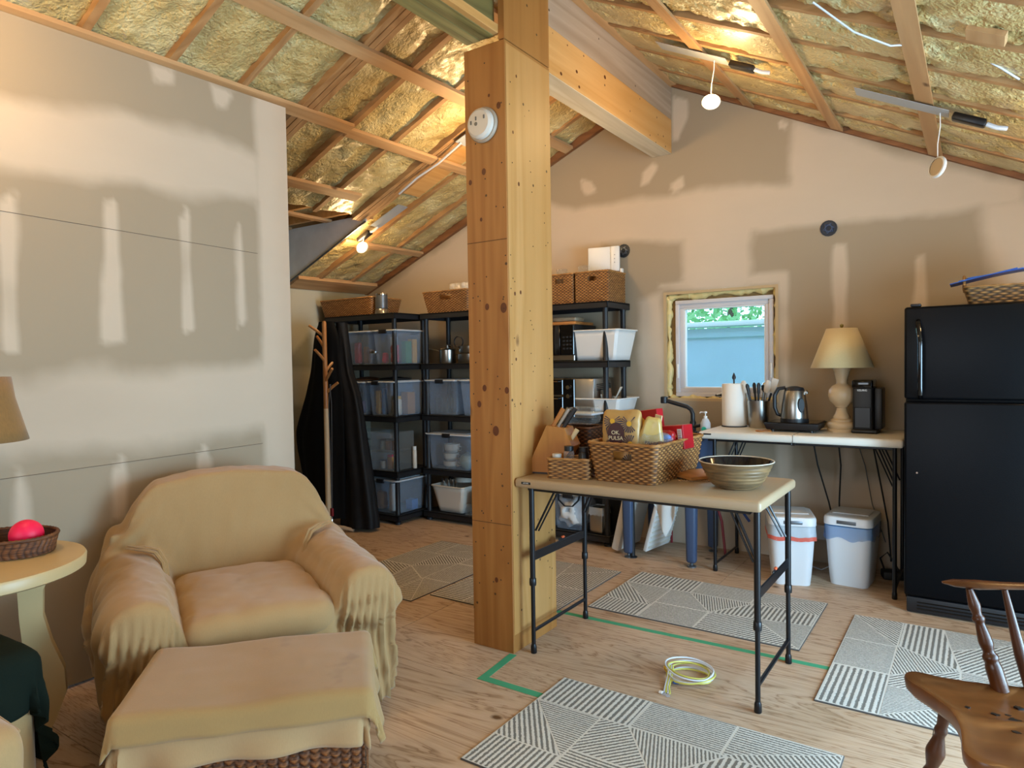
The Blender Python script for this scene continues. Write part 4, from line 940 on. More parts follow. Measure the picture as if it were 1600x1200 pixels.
# ---- black resin shelving
TIERS = (1.885, 1.43, .965, .475, .085)
def shelving(name, label, x0, x1, y0, y1, lip=.052):
    t = E(name, ((x0+x1)/2, (y0+y1)/2, 0), label, 'shelving unit', group=None); w, d = x1-x0, y1-y0
    for z in TIERS:
        zt = z if z > .2 else z
        g = G(); g.box((0, 0, zt-.008), (w, d, .010), .002, 1)
        for c, s in (((0, -d/2+.006, zt-lip/2), (w, .012, lip)), ((0, d/2-.006, zt-lip/2), (w, .012, lip)), ((-w/2+.006, 0, zt-lip/2), (.012, d, lip)), ((w/2-.006, 0, zt-lip/2), (.012, d, lip))): g.box(c, s, .003, 1)
        O('shelf', g, M['shelf'], t)
    for sx in (-1, 1):
        for sy in (-1, 1):
            x, y = sx*(w/2-.042), sy*(d/2-.042); g = G()
            g.lathe([(.030, 0), (.030, .02), (.022, .03), (.022, .08)], (x, y, 0), 16)
            for a, b in zip(TIERS[1:], TIERS[:-1]): g.lathe([(.0225, a-.01), (.0235, a+.02), (.021, a+.03), (.021, b-.07), (.0235, b-.06), (.0235, b-.01)], (x, y, 0), 16)
            O('upright', g, M['shelf'], t)
    return t
shelving('shelving_unit', 'black five-tier resin shelf in the left corner behind the coats', -5.14, -4.235, 4.40, 4.86)
shelving('shelving_unit', 'black five-tier resin shelf along the back wall, left of the post', -4.21, -3.30, 4.70, 5.10)
shelving('shelving_unit', 'black five-tier resin shelf along the back wall, right of the post', -3.25, -2.315, 4.70, 5.10)

def tote(label, loc, w, d, h, mat='clear', rim='frost', latch=True, lid=True, rz=0, taper=.86, name='storage_bin', cat='storage bin', group=None):
    t = E(name, loc, label, cat, rz, group=group); g = G(); r = .02
    a = rrect(w*taper, d*taper, r, 48); b = rrect(w, d, r, 48); zs = np.linspace(.003, h, 6)
    X = np.stack([a[0]*(1-k)+b[0]*k for k in zs/h]); Y = np.stack([a[1]*(1-k)+b[1]*k for k in zs/h]); Z = np.stack([np.full(48, z) for z in zs])
    g.grid(X, Y, Z, closed_u=True); g.add(np.column_stack([a[0], a[1], np.full(48, .003)]), [tuple(range(48))[::-1]]); o = O('body', g, M[mat], t); solid(o, .0022)
    g = G(); c = rrect(w+.012, d+.012, r, 48); g.tube([(x, y, h) for x, y in zip(c[0], c[1])], .0065, 6, closed=True); O('rim', g, M[rim], t)
    if lid:
        g = G(); g.box((0, 0, h+.004), (w+.01, d+.01, .008), .003, 1); g.box((0, 0, h+.010), (w*.8, d*.75, .006), .002, 1); O('lid', g, M['frost'], t)
    if latch:
        for sy in (-1, 1): g = G(); g.box((0, sy*(d/2+.010), h-.008), (min(.09, w*.42), .016, .036), .004, 2); O('latch', g, M['black'], t)
    return t
def item(name, kind, loc, s, mat, label, cat, rz=0, group=None, lidmat=None):
    """small contents: jar, box, bag, roll"""
    g = G()
    if kind == 'jar':
        r, h = s; t = E(name, loc, label, cat, rz, group=group); g.lathe([(r*.9, 0), (r, .006), (r, h*.78), (r*.8, h*.85)], seg=20); O('body', g, M[mat], t)
        g = G(); g.lathe([(r*.86, h*.84), (r*.88, h*.86), (r*.88, h), (0, h)], seg=20); O('lid', g, M[lidmat or 'black'], t); return t
    if kind == 'box': g.box((0, 0, s[2]/2), s, .002, 1)
    if kind == 'bag':
        g.box((0, 0, s[2]/2), s, min(s)*.3, 4); me = remesh(g, max(.006, min(s)/14), 4); v, nn = arr(me); v += nn*(fbm(v[:, 0]*22+loc[0], v[:, 1]*22, v[:, 2]*22+loc[2], 3)*min(s)*.35)[:, None]; v[:, 2] -= v[:, 2].min(); setv(me, v)
        me.materials.clear(); me.materials.append(M[mat]); me.polygons.foreach_set('use_smooth', [True]*len(me.polygons)); return O(name, me, None, None, loc, (0, 0, rz), label=label, cat=cat, group=group)
    if kind == 'roll': g.lathe([(0, 0), (s[0], 0), (s[0], s[1]), (0, s[1])], seg=18)
    return O(name, g, M[mat], None, loc, (0, 0, rz), label=label, cat=cat, group=group)
M['kraft'] = PM('kraft_box', '#9a6a35', .8); M['green2'] = PM('green_pack', '#3f7a4a', .5); M['tea'] = PM('purple_pack', '#6b4a6a', .5); M['ybox'] = PM('yellow_pack', '#c79028', .5); M['bluebox'] = PM('blue_pack', '#3d6ea8', .5); M['pale'] = PM('pale_ceramic', '#c9bfb0', .3); M['sage'] = PM('sage_ceramic', '#7d8273', .3); M['brown'] = PM('brown_food', '#70492a', .7)
t1, t2, t3, t4, t5 = TIERS
# left unit: tier one
tote('clear tote of snacks on the second shelf of the corner unit, nearer the coats', (-4.735, 4.62, t2), .33, .40, .30, latch=False)
tote('clear tote with black latch and red packets on the second shelf of the corner unit', (-4.39, 4.62, t2), .29, .40, .30)
for i, (x, y, s, m, lb) in enumerate([(-4.80, 4.50, (.07, .05, .20), 'red', 'red snack packet'), (-4.71, 4.52, (.05, .05, .16), 'kraft', 'brown snack packet'), (-4.62, 4.50, (.05, .06, .13), 'brown', 'dark brown snack packet')]):
    item('snack_packet', 'bag', (x, y, t2+.008), s, m, lb+' inside the clear tote nearest the coats, upper corner shelf', 'packet')
for i, (x, y, s, m, lb) in enumerate([(-4.47, 4.52, (.05, .05, .10), 'pink', 'pink packet'), (-4.40, 4.56, (.06, .03, .24), 'white', 'tall white carton'), (-4.33, 4.50, (.07, .06, .17), 'red', 'red bag'), (-4.30, 4.62, (.05, .08, .2), 'green2', 'green carton'), (-4.32, 4.72, (.06, .06, .22), 'ybox', 'mustard carton')]):
    item('food_packet', 'bag' if i in (0, 2) else 'box', (x, y, t2+.008), s, m, lb+' inside the latched tote on the upper corner shelf', 'packet')
item('glass_jar', 'jar', (-4.555, 4.47, t2+.001), (.042, .12), 'clear2', 'clip-top glass jar standing between the two totes of the corner unit', 'jar', lidmat='steel')
item('picture_card', 'box', (-5.02, 4.50, t2), (.10, .06, .23), 'sage', 'greenish carton beside the coats on the upper corner shelf', 'carton')
# tier two
tote('clear tote without latch on the middle shelf of the corner unit, behind the coats', (-4.80, 4.62, t3), .30, .40, .30, latch=False)
tote('clear latched tote with yellow and blue packs on the middle corner shelf', (-4.50, 4.62, t3), .20, .40, .305)
tote('clear latched tote of labelled tins on the middle corner shelf, by the upright', (-4.335, 4.62, t3), .12, .40, .305, latch=False)
for i, (x, y, s, m, lb) in enumerate([(-4.80, 4.52, (.09, .07, .12), 'tea', 'purple and white bag in the middle-shelf tote behind the coats'), (-4.54, 4.50, (.06, .05, .22), 'ybox', 'yellow pouch in the narrow tote on the middle corner shelf'), (-4.47, 4.50, (.045, .05, .24), 'bluebox', 'blue pouch in the narrow tote on the middle corner shelf')]):
    item('food_pouch', 'bag', (x, y, t3+.008), s, m, lb, 'packet')
item('food_tin', 'jar', (-4.335, 4.52, t3+.008), (.042, .17), 'pale', 'white labelled jar with yellow lid on the middle corner shelf', 'jar', lidmat='yellow')
item('food_bin', 'box', (-4.33, 4.66, t3+.008), (.08, .10, .20), 'kraft', 'brown carton behind the white labelled jar', 'carton')
g = G(); g.lathe([(.14, 0), (.15, .01), (.06, .03), (0, .035)], seg=28); O('serving_tray', g, M['brown'], None, (-4.78, 4.60, t3+.318), label='round dark tray lying on the tote behind the coats', cat='tray')
g = G(); g.lathe([(.15, 0), (.155, .012), (.06, .022), (0, .028)], seg=28); O('serving_tray', g, M['black'], None, (-4.45, 4.62, t3+.325), label='round black lid lying on the narrow latched tote', cat='tray')
# tier three: clear drawers
def drawer_box(x, z, lab, w=.27):
    t = E('drawer_organizer', (x, 4.55, z), lab, 'drawer organizer'); g = G(); g.box((0, 0, .085), (w, .28, .17), .004, 1); o = O('casing', g, M['clear2'], t)
    g = G(); g.box((0, -.145, .085), (w-.012, .006, .155), .002, 1); O('drawer_front', g, M['clear'], t); g = G(); g.tube([(-.03, -.149, .13), (0, -.155, .118), (.03, -.149, .13)], .004, 6); O('pull', g, M['clear2'], t)
    return t
drawer_box(-4.43, t4, 'lower clear drawer of tea packs on the fourth corner shelf'); drawer_box(-4.43, t4+.172, 'upper clear drawer of jars on the fourth corner shelf')
drawer_box(-4.73, t4, 'lower clear drawer beside the coats on the fourth corner shelf'); drawer_box(-4.73, t4+.172, 'upper clear drawer beside the coats on the fourth corner shelf')
for (x, z, r_, h, m, lid, lab) in [(-4.78, t4+.005, .035, .12, 'pale', 'brown', 'white tub with brown lid in the lower drawer beside the coats'), (-4.50, t4+.005, .028, .08, 'pale', 'black', 'small white spice jar in the lower clear drawer'), (-4.415, t4+.005, .030, .13, 'ybox', 'pink', 'yellow jar with bright red lid in the lower clear drawer'), (-4.34, t4+.005, .022, .08, 'green2', 'black', 'green spice jar in the lower clear drawer'),
    (-4.50, t4+.177, .03, .10, 'sage', 'black', 'grey spice jar in the upper clear drawer'), (-4.43, t4+.177, .03, .10, 'kraft', 'black', 'brown spice jar in the upper clear drawer'), (-4.36, t4+.177, .028, .11, 'brown', 'steel', 'dark spice jar with steel lid in the upper clear drawer'), (-4.72, t4+.177, .035, .09, 'clear2', 'steel', 'glass jar in the upper drawer beside the coats')]:
    item('spice_jar', 'jar', (x, 4.50, z), (r_, h), m, lab, 'jar', lidmat=lid)
item('glass_bottle', 'jar', (-4.265, 4.66, t4+.001), (.02, .2), 'pale', 'cream bottle standing behind the clear drawers by the upright', 'bottle', lidmat='white')
# bottom tier
tote('clear latched tote with a white spray bottle at the foot of the corner unit', (-4.46, 4.62, t5), .40, .40, .30)
item('spray_bottle', 'jar', (-4.42, 4.52, t5+.008), (.032, .25), 'white', 'white spray bottle inside the tote at the foot of the corner unit', 'bottle', lidmat='white')
item('pet_bag', 'bag', (-4.55, 4.52, t5+.008), (.09, .08, .16), 'kraft', 'tan paper bag beside the white spray bottle', 'bag')
item('blue_tub', 'box', (-4.33, 4.68, t5+.008), (.08, .08, .09), 'bluebox', 'light blue tub at the right end of the lowest corner tote', 'tub')
item('red_folder', 'box', (-4.69, 4.47, t5), (.012, .1, .27), 'redpex', 'red folder standing between the coat and the lowest tote', 'folder', rz=.3)
# middle unit
tote('clear latched tote with glassware on the middle shelf, left of the post', (-4.0, 4.90, t3), .36, .36, .31)
tote('clear latched tote on the middle shelf, partly hidden by the post', (-3.60, 4.90, t3), .36, .36, .31)
for k in range(4): item('drinking_glass', 'roll', (-4.10+.066*k, 4.82, t3+.008), (.028, .15), 'clear2', 'drinking glass in the clear tote left of the post, ' + ['nearest the corner unit', 'second from the corner unit', 'second from the post', 'nearest the post'][k], 'glass', group='glasses in the middle-shelf tote')
tote('clear latched tote holding mugs and a teapot, left of the post', (-3.93, 4.90, t4), .50, .36, .315)
tote('clear latched tote at the post edge on the fourth shelf', (-3.47, 4.90, t4), .28, .36, .29)
def mug(loc, r, h, mat, lab, rz=0):
    t = E('mug', loc, lab, 'mug', rz); g = G(); g.lathe([(0, .004), (r*.6, 0), (r*.95, h*.35), (r, h), (r-.004, h), (r*.9, h*.35), (0, .008)], seg=24, cap=False); O('bowl', g, M[mat], t)
    g = G(); g.tube([(r*.9, 0, h*.8), (r+.03, 0, h*.75), (r+.03, 0, h*.35), (r*.85, 0, h*.25)], .005, 6); O('handle', g, M[mat], t)
mug((-3.97, 4.83, t4+.008), .075, .06, 'pale', 'cream mug at the bottom of the stack in the tote'); mug((-3.97, 4.83, t4+.070), .07, .07, 'pale', 'cream mug in the middle of the stack in the tote'); mug((-3.96, 4.83, t4+.142), .072, .08, 'pale', 'cream mug with big handle on top of the stack in the tote')
t = E('teapot', (-3.78, 4.83, t4+.008), 'grey-green teapot beside the stacked mugs in the tote', 'teapot')
g = G(); g.lathe([(.04, 0), (.075, .04), (.08, .08), (.06, .12), (.03, .135), (.012, .15), (0, .155)], seg=24); O('pot_body', g, M['sage'], t); g = G(); g.tube([(-.06, 0, .10), (-.12, 0, .10), (-.12, 0, .04), (-.07, 0, .035)], .006, 6); O('handle', g, M['sage'], t); g = G(); g.tube([(.06, 0, .05), (.10, 0, .08), (.115, 0, .12)], [.014, .01, .007], 8); O('spout', g, M['sage'], t)
tote('white bin with utensils on the lowest shelf, left of the post', (-3.93, 4.88, t5), .36, .34, .24, 'offwhite', 'offwhite', False, False, taper=.75)
tote('white bin at the post edge on the lowest shelf', (-3.42, 4.88, t5), .34, .34, .22, 'offwhite', 'offwhite', False, False, taper=.75)
g = G(); g.lathe([(.095, 0), (.10, .004), (.10, .04), (.094, .046), (0, .047)], seg=32); O('cake_tin', g, M['offwhite'], None, (-3.90, 4.94, t5+.26), label='round white tin perched on the bin of utensils', cat='tin')
for k in range(6):
    t = E('whisk', (-4.03+.022*k, 4.80+.012*(k % 2), t5+.10), 'metal kitchen utensil standing in the white utensil bin, %s' % ['leftmost', 'second from the left', 'third from the left', 'third from the right', 'second from the right', 'rightmost'][k], 'utensil', group='utensils in the white bin'); t.rotation_euler = (R(-8+3*k), R(-14+4*k), 0)
    g = G(); g.tube([(0, 0, 0), (0, 0, .14)], .004, 6); O('handle', g, M['steel'], t); g = G(); g.lathe([(.002, .14), (.013, .16), (.014, .185), (0, .20)], seg=10, sy=.3); O('bowl', g, M['steel'], t)
item('small_box', 'box', (-3.69, 4.80, t5), (.13, .12, .09), 'clear2', 'small clear box beside the utensil bin on the lowest shelf', 'box')
item('dark_bottle', 'jar', (-3.615, 4.745, t5), (.021, .22), 'brown', 'dark bottle with white label in front of the small clear box', 'bottle')
def pot(loc, r, h, lab, lidded=True, name='saucepan'):
    t = E(name, loc, lab, 'pan'); g = G(); g.lathe([(0, 0), (r*.95, 0), (r, .01), (r, h), (r+.005, h+.004), (r-.004, h), (r-.004, .012), (0, .01)], seg=32, cap=False); O('pan_body', g, M['steel'], t)
    if lidded: g = G(); g.lathe([(r+.004, h+.004), (r*.7, h+.018), (.01, h+.026), (.016, h+.045), (0, h+.048)], seg=32); O('lid', g, M['steel'], t)
    g = G(); g.tube([(-r, 0, h-.015), (-r-.05, 0, h), (-r-.16, -.02, h+.02)], .008, 8, flat=(1.3, .6)); O('handle', g, M['steel'], t); return t
pot((-3.985, 4.82, t2), .075, .12, 'steel saucepan with lid on the second shelf, left of the post')
pot((-3.73, 4.86, t2), .13, .08, 'wide steel frying pan at the bottom of the pan stack by the post', False, 'frying_pan'); pot((-3.73, 4.86, t2+.09), .12, .06, 'steel pan nested on top of the pan stack by the post', False, 'frying_pan')
g = G(); g.lathe([(0, .12), (.05, .11), (.09, .07), (.11, 0), (.108, 0), (.088, .066), (.05, .105), (0, .115)], seg=28, cap=False, rot=(R(70), 0, 0)); O('colander', g, M['grey'], None, (-3.70, 5.02, t2+.21), label='perforated steel colander leaning behind the pan stack', cat='colander')
g = G(); g.tube([(-3.84+.05*math.cos(a), 4.80, t2+.19+.05*math.sin(a)) for a in np.linspace(0, 2*PI, 25)[:-1]], .006, 8, closed=True); O('ring_handle', g, M['black'], label='black ring handle of a lid standing on the pan stack', cat='lid')
# top of the shelves
basket('long_basket', 'long wicker basket on top of the corner shelving unit', (-4.86, 4.60, t1), 0, .64, .34, .155, 'wick', .03, row=.010, stake=.016, amp=.003)
t = E('fire_lantern', (-4.455, 4.47, t1), 'cylindrical black mesh lantern with silver base beside the long basket', 'lantern')
g = G(); g.lathe([(.062, 0), (.06, .03), (.045, .055), (.0, .06)], seg=28); O('base', g, M['steel'], t); g = G(); g.lathe([(.052, .045), (.056, .05), (.056, .165), (.05, .17)], seg=28); O('mesh_body', g, M['grey'], t); g = G(); g.lathe([(.058, .165), (.06, .172), (.058, .182), (0, .184)], seg=28); O('top_ring', g, M['chrome'], t)
basket('oval_tote_basket', 'honey wicker basket with cut-out handle on the shelving left of the post', (-3.90, 4.88, t1), 0, .46, .32, .185, 'wick', .035, row=.010, stake=.018, holes=(('front', .11, .11, .15),))
item('folded_cloth', 'bag', (-3.80, 4.86, t1+.17), (.24, .18, .08), 'pale', 'pale cloth heaped in the honey wicker basket left of the post', 'cloth')
for k, (x, lb) in enumerate([(-3.03, 'square wicker box nearest the post on top of the right shelving'), (-2.765, 'middle square wicker box with dark handle slot on the right shelving'), (-2.475, 'right-hand square wicker box at the end of the right shelving')]):
    basket('wicker_box', lb, (x, 4.90, t1), 0, .25 if k < 2 else .29, .30, .235, 'wick', 0, .008, .011, .017, .0035, (('front', .075, .165, .20),), rim=.007)
basket('wicker_box', 'square wicker box glimpsed at the left side of the post on the shelving', (-3.50, 4.90, t1), 0, .25, .30, .235, 'wick', 0, .008, .011, .017, .0035)
for x, h, lb in ((-2.80, .12, 'clear tumbler standing in the middle wicker box'), (-2.60, .13, 'clear plastic jug standing in the right-hand wicker box'), (-2.98, .11, 'clear tangled strap pack in the wicker box nearest the post')):
    item('clear_container', 'roll', (x, 4.86, t1+.17), (.045, h), 'clear2', lb, 'container')
t = E('wifi_router', (-2.50, 5.02, t1), 'white upright network box behind the right-hand wicker box', 'network box'); g = G(); g.box((-.03, 0, .36), (.20, .05, .20), .008, 2, (0, 0, R(12))); O('casing', g, M['white'], t)
g = G(); g.box((.095, .01, .36), (.07, .035, .20), .006, 2, (0, 0, R(12))); c2 = O('side_unit', g, M['white'], t)
for k in range(3): g = G(); g.lathe([(0, 0), (.004, 0), (.003, .002)], (.098, -.010, .33+.03*k), 8, (PI/2, 0, 0)); O('indicator', g, M['grey'], c2)
g = G(); g.tube([(.10, .02, .26), (.11, -.01, .20), (.09, -.02, .15), (.12, -.01, .10)], .004, 6); g.tube([(.11, .02, .26), (.14, -.01, .19), (.12, -.03, .12)], .003, 6); O('cable', g, M['cableW'], t)
g = G(); g.box((.145, .02, .14), (.02, .03, .28), .004, 1); O('bracket', g, M['white'], t)
for (x, z, lb) in ((-2.37, 2.315, 'round electrical box with copper wires behind the network box'), (-.847, 2.308, 'round electrical box with blue wires high on the back wall')):
    t = E('electrical_box', (x, YB-.001, z), lb, 'electrical box', (PI/2, 0, 0)); g = G(); g.lathe([(.053, 0), (.055, .004), (.048, .004), (.046, .001), (0, .0005)], seg=16, cap=False); O('box_body', g, PM('box_dark', '#23262c' if x < -1 else '#1b2533', .5), t)
    g = G()
    for k in range(6):
        a = k*1.1; g.tube([(.035*math.cos(a), .035*math.sin(a), .004), (.02*math.cos(a+1), .02*math.sin(a+1), .010), (.028*math.cos(a+2.1), .03*math.sin(a+2.1), .006)], .004, 6)
    O('wires', g, M['grey'] if x < -1 else M['bluegrey'], t)
# right unit
t = E('microwave', (-2.86, 4.90, t2), 'black microwave oven with steel base strip on the right shelving', 'microwave')
g = G(); g.box((0, 0, .148), (.50, .36, .285), .008, 2); O('casing', g, M['black'], t); g = G(); g.box((-.06, -.186, .168), (.36, .014, .235), .006, 2); dr = O('door', g, M['blackgloss'], t); g = G(); g.box((-.07, -.194, .168), (.24, .004, .15), .002, 1); O('window', g, M['spark'], dr)
g = G(); g.box((.185, -.186, .168), (.12, .014, .235), .004, 1); cp = O('control_panel', g, M['blackgloss'], t)
for i in range(4):
    for j in range(3): g = G(); g.box((.155+.03*j, -.1945, .10+.03*i), (.018, .003, .014), .001, 1); O('button', g, M['black'], cp)
g = G(); g.box((0, -.186, .026), (.50, .014, .042), .003, 1); O('trim_strip', g, M['steel'], t)
g = G(); g.box((0, 0, .012), (.52, .30, .024), .004, 2); O('serving_board', g, M['board'], None, (-2.88, 4.90, t2+.291), label='long wooden board lying on the microwave', cat='board')
item('crumpled_cloth', 'bag', (-2.76, 4.88, t2+.316), (.22, .15, .035), 'tan', 'crumpled grey cloth lying on the wooden board over the microwave', 'cloth')
tote('large white plastic tub beside the microwave', (-2.455, 4.90, t2), .42, .36, .235, 'white', 'white', False, False, taper=.80)
t = E('toaster_oven', (-2.82, 4.90, t3), 'black and steel toaster oven on the middle right shelf', 'toaster oven')
g = G(); g.box((.10, 0, .175), (.54, .36, .31), .01, 2); O('casing', g, M['steel'], t)
for z, hh in ((.26, .12), (.10, .17)): g = G(); g.box((-.05, -.188, z), (.30, .014, hh), .004, 1); dd = O('door', g, M['blackgloss'], t); g = G(); g.tube([(-.17, -.20, z+hh/2-.015), (-.17, -.215, z+hh/2-.015), (.07, -.215, z+hh/2-.015), (.07, -.20, z+hh/2-.015)], .005, 8); O('handle', g, M['chrome'], dd)
g = G(); g.box((.155, -.188, .175), (.10, .014, .30), .004, 1); cp = O('control_panel', g, M['blackgloss'], t)
for z in (.26, .19, .09): g = G(); g.lathe([(.018, 0), (.016, .018), (0, .019)], (.155, -.194, z), 18, (PI/2, 0, 0)); O('knob', g, M['chrome'], cp)
g = G()
for i in range(4):
    for j in range(14): g.box((.373, -.13+.018*j, .24+.014*i), (.004, .011, .007))
O('vent', g, M['spark'], t, kind='stuff')
for sx in (-.14, .33):
    for sy in (-.14, .14): g = G(); g.lathe([(.014, 0), (.012, .022)], (sx, sy, 0), 10); O('foot', g, M['black'], t)
tote('low white tub of gadgets on the middle right shelf', (-2.43, 4.90, t3+.07), .38, .36, .10, 'white', 'white', False, False, taper=.88)
item('shelf_carton', 'box', (-2.43, 4.90, t3), (.30, .3, .068), 'black', 'flat black carton under the low white tub', 'carton')
item('mixer_box', 'bag', (-2.52, 4.86, t3+.085), (.14, .12, .13), 'pale', 'white wrapped gadget in the low white tub', 'wrapped item'); item('dark_jar', 'jar', (-2.40, 4.86, t3+.08), (.03, .17), 'brown', 'brown jar with steel collar in the low white tub', 'jar', lidmat='brown')
g = G(); g.tube([(0, 0, 0), (.04, 0, .08), (.085, 0, .16)], [.004, .006, .016], 8, flat=(1.4, .4)); O('wooden_spoon', g, M['pale'], None, (-2.36, 4.84, t3+.10), label='pale spatula leaning out of the low white tub', cat='utensil')
# bottom right tier
tote('clear bin of small tools on the lowest shelf, right of the post', (-2.92, 4.90, t5), .16, .34, .28, latch=False)
item('tool_ball', 'roll', (-2.93, 4.78, t5+.01), (.025, .05), 'white', 'small white roll inside the narrow clear bin', 'roll')
tote('clear bin stuffed with white bags on the lowest shelf', (-2.69, 4.89, t5), .30, .34, .285)
item('plastic_bags', 'bag', (-2.69, 4.87, t5+.008), (.24, .28, .24), 'white', 'white plastic bags packed in the clear bin', 'bags')
g = G(); g.tube([(-2.77, 4.70, .40), (-2.76, 4.685, .33), (-2.70, 4.68, .285), (-2.63, 4.68, .29), (-2.58, 4.685, .34), (-2.57, 4.70, .40)], .010, 8, flat=(1.6, .5)); O('carry_strap', g, M['black'], label='black carrying strap looped over the bin of white bags', cat='strap')
t = E('waste_can', (-2.455, 4.80, t5), 'small steel waste can with clear liner on the lowest shelf', 'waste can'); g = G(); g.box((0, 0, .10), (.115, .13, .20), .012, 3); O('can_body', g, M['steel'], t)
g = G(); c = rrect(.13, .145, .02, 60); Zs = [np.full(60, .145)+.008*np.sin(np.arange(60)*1.7), np.full(60, .175), np.full(60, .205)]; g.grid(np.stack([c[0]*k for k in (1.06, 1.02, .96)]), np.stack([c[1]*k for k in (1.06, 1.02, .96)]), np.stack(Zs), closed_u=True); O('liner', g, M['linerwhite'], t)
item('dark_crate', 'box', (-2.38, 4.98, t5), (.10, .16, .26), 'black', 'dark crate in the right end of the lowest shelf', 'crate')

# ---- on the back folding table
TZ = .945
t = E('paper_towel_roll', (-1.44, 4.93, TZ), 'white paper towel roll on a holder with black finial, in front of the window', 'paper towels')
g = G(); g.lathe([(.078, .006), (.083, .012), (.083, .300), (.079, .306), (.02, .306)], seg=40); O('roll', g, M['paper'], t); g = G(); g.lathe([(.088, 0), (.088, .006), (0, .007)], seg=32); O('base', g, M['black'], t)
g = G(); g.lathe([(.006, .30), (.006, .335), (.012, .340), (.014, .352), (.004, .38), (0, .385)], seg=14); O('finial', g, M['black'], t)
t = E('utensil_crock', (-1.265, 4.91, TZ), 'grey crock with steel front holding kitchen utensils beside the paper towels', 'crock')
g = G(); g.lathe([(.062, 0), (.066, .01), (.078, .19), (.072, .19), (.06, .012), (0, .012)], seg=32, cap=False); O('crock_body', g, M['steel'], t)
for i, (dx, dy, ax, ay, ty) in enumerate([(-.045, 0, 0, -16, 0), (-.02, .02, -5, -6, 1), (0, -.02, 4, 2, 1), (.02, .01, -4, 5, 2), (.045, 0, 0, 17, 3), (.01, .03, -8, 9, 2), (-.035, -.03, 10, -9, 1), (.03, -.02, 5, 12, 0)]):
    u = E('kitchen_utensil', (-1.265+dx*.6, 4.91+dy*.6, TZ+.05), ['steel ladle leaning left out of the crock, nearest the paper towels', 'black handled tool leaning slightly left in the crock', 'black handled tool standing upright in the front of the crock', 'wire whisk leaning slightly right in the crock', 'white spatula with dark handle leaning right out of the crock', 'wire whisk at the back right of the crock', 'black handled tool leaning left at the front of the crock', 'steel spoon leaning right at the front of the crock'][i], 'utensil', group='utensils in the crock'); u.rotation_euler = (R(ax), R(ay), 0)
    g = G(); g.tube([(0, 0, 0), (0, 0, .20)], [.006, .008], 8); O('handle', g, M['black' if ty in (1, 3) else 'steel'], u)
    g = G()
    if ty == 0: g.lathe([(.002, .19), (.02, .21), (.024, .25), (.014, .285), (0, .29)], seg=14, sy=.3); O('head', g, M['offwhite'], u)
    elif ty == 1: g.tube([(0, 0, .19), (0, 0, .25), (0, 0, .265)], [.010, .013, .006], 8); O('head', g, M['black'], u)
    elif ty == 2: g.lathe([(.002, .19), (.016, .215), (.02, .24), (.012, .265), (0, .27)], seg=9, cap=False); O('head', g, M['chrome'], u)
    else: g.box((0, 0, .255), (.045, .006, .10), .003, 1); O('head', g, M['offwhite'], u)
t = E('induction_hob', (-1.0, 4.80, TZ), 'black portable hotplate under the kettle on the white table', 'hotplate')
g = G(); g.box((0, 0, .036), (.34, .30, .044), .006, 2, taper=.9); O('hob_body', g, M['black'], t); g = G(); g.box((0, .005, .060), (.315, .28, .006), .002, 1); O('glass_top', g, M['blackgloss'], t)
for sx in (-.12, .12):
    for sy in (-.11, .11): g = G(); g.lathe([(.014, 0), (.012, .018)], (sx, sy, 0), 12); O('foot', g, M['black'], t)
KX, KY, KZ = -1.005, 4.80, TZ+.063
t = E('electric_kettle', (KX, KY, KZ), 'brushed steel electric kettle with black handle on the hotplate', 'kettle')
g = G(); g.lathe([(.084, .018), (.086, .03), (.078, .12), (.066, .195), (.062, .205)], seg=40); O('kettle_body', g, M['steel'], t); g = G(); g.lathe([(.088, 0), (.088, .018), (.08, .02)], seg=32); O('base', g, M['black'], t)
g = G(); g.lathe([(.063, .203), (.055, .222), (.02, .232), (0, .233)], seg=32); O('lid', g, M['black'], t); g = G(); g.box((.066, 0, .19), (.035, .03, .03), .008, 2, (0, R(-25), 0)); O('spout', g, M['steel'], t)
g = G(); g.tube([(-.055, -.01, .222), (-.10, -.015, .215), (-.122, -.018, .17), (-.122, -.018, .09), (-.105, -.015, .045), (-.08, -.01, .035)], [.012, .014, .014, .013, .012, .01], 10); O('handle', g, M['black'], t)
g = G(); g.lathe([(0, .0), (.022, .0), (.02, .003), (0, .003)], (.055, -.064, .11), 20, (PI/2, 0, R(40)), sy=2.2); O('water_gauge', g, M['black'], t)
item('wooden_coaster', 'roll', (-1.17, 4.66, TZ), (.05, .008), 'board', 'round wooden coaster at the corner of the hotplate', 'coaster')
t = E('table_lamp', (-.730, 4.87, TZ), 'cream turned table lamp with a wide pale shade on the white table', 'lamp')
g = G(); g.lathe([(0, 0), (.086, 0), (.088, .018), (.080, .022), (.086, .032), (.088, .05), (.080, .062), (.066, .066), (.068, .078), (.050, .085), (.052, .095), (.040, .115), (.032, .14), (.030, .155), (.040, .16), (.040, .166), (.050, .175), (.072, .20), (.082, .235), (.078, .27), (.060, .295), (.036, .308), (.034, .315), (.034, .33), (.038, .35), (.044, .375), (.044, .385), (.052, .40), (.054, .425), (.050, .44), (.022, .445)], seg=48); O('lamp_base', g, M['lampbase'], t, smooth=50)
g = G(); g.lathe([(.187, .415), (.092, .668)], seg=56, cap=False); o = O('lamp_shade', g, M['shade'], t); solid(o, .003)
g = G(); g.tube([(0, 0, .43), (0, 0, .68)], .004, 8); g.lathe([(.006, .672), (.011, .68), (.011, .692), (0, .698)], seg=12)
for k in range(3): a = k*2.09; g.tube([(0, 0, .664), (.092*math.cos(a), .092*math.sin(a), .664)], .002, 6)
O('finial', g, PM('brass', '#9a8a4a', .3, metal=1), t)
t = E('coffee_maker', (-.578, 4.88, TZ), 'slim black single-cup coffee maker beside the cream lamp', 'coffee maker')
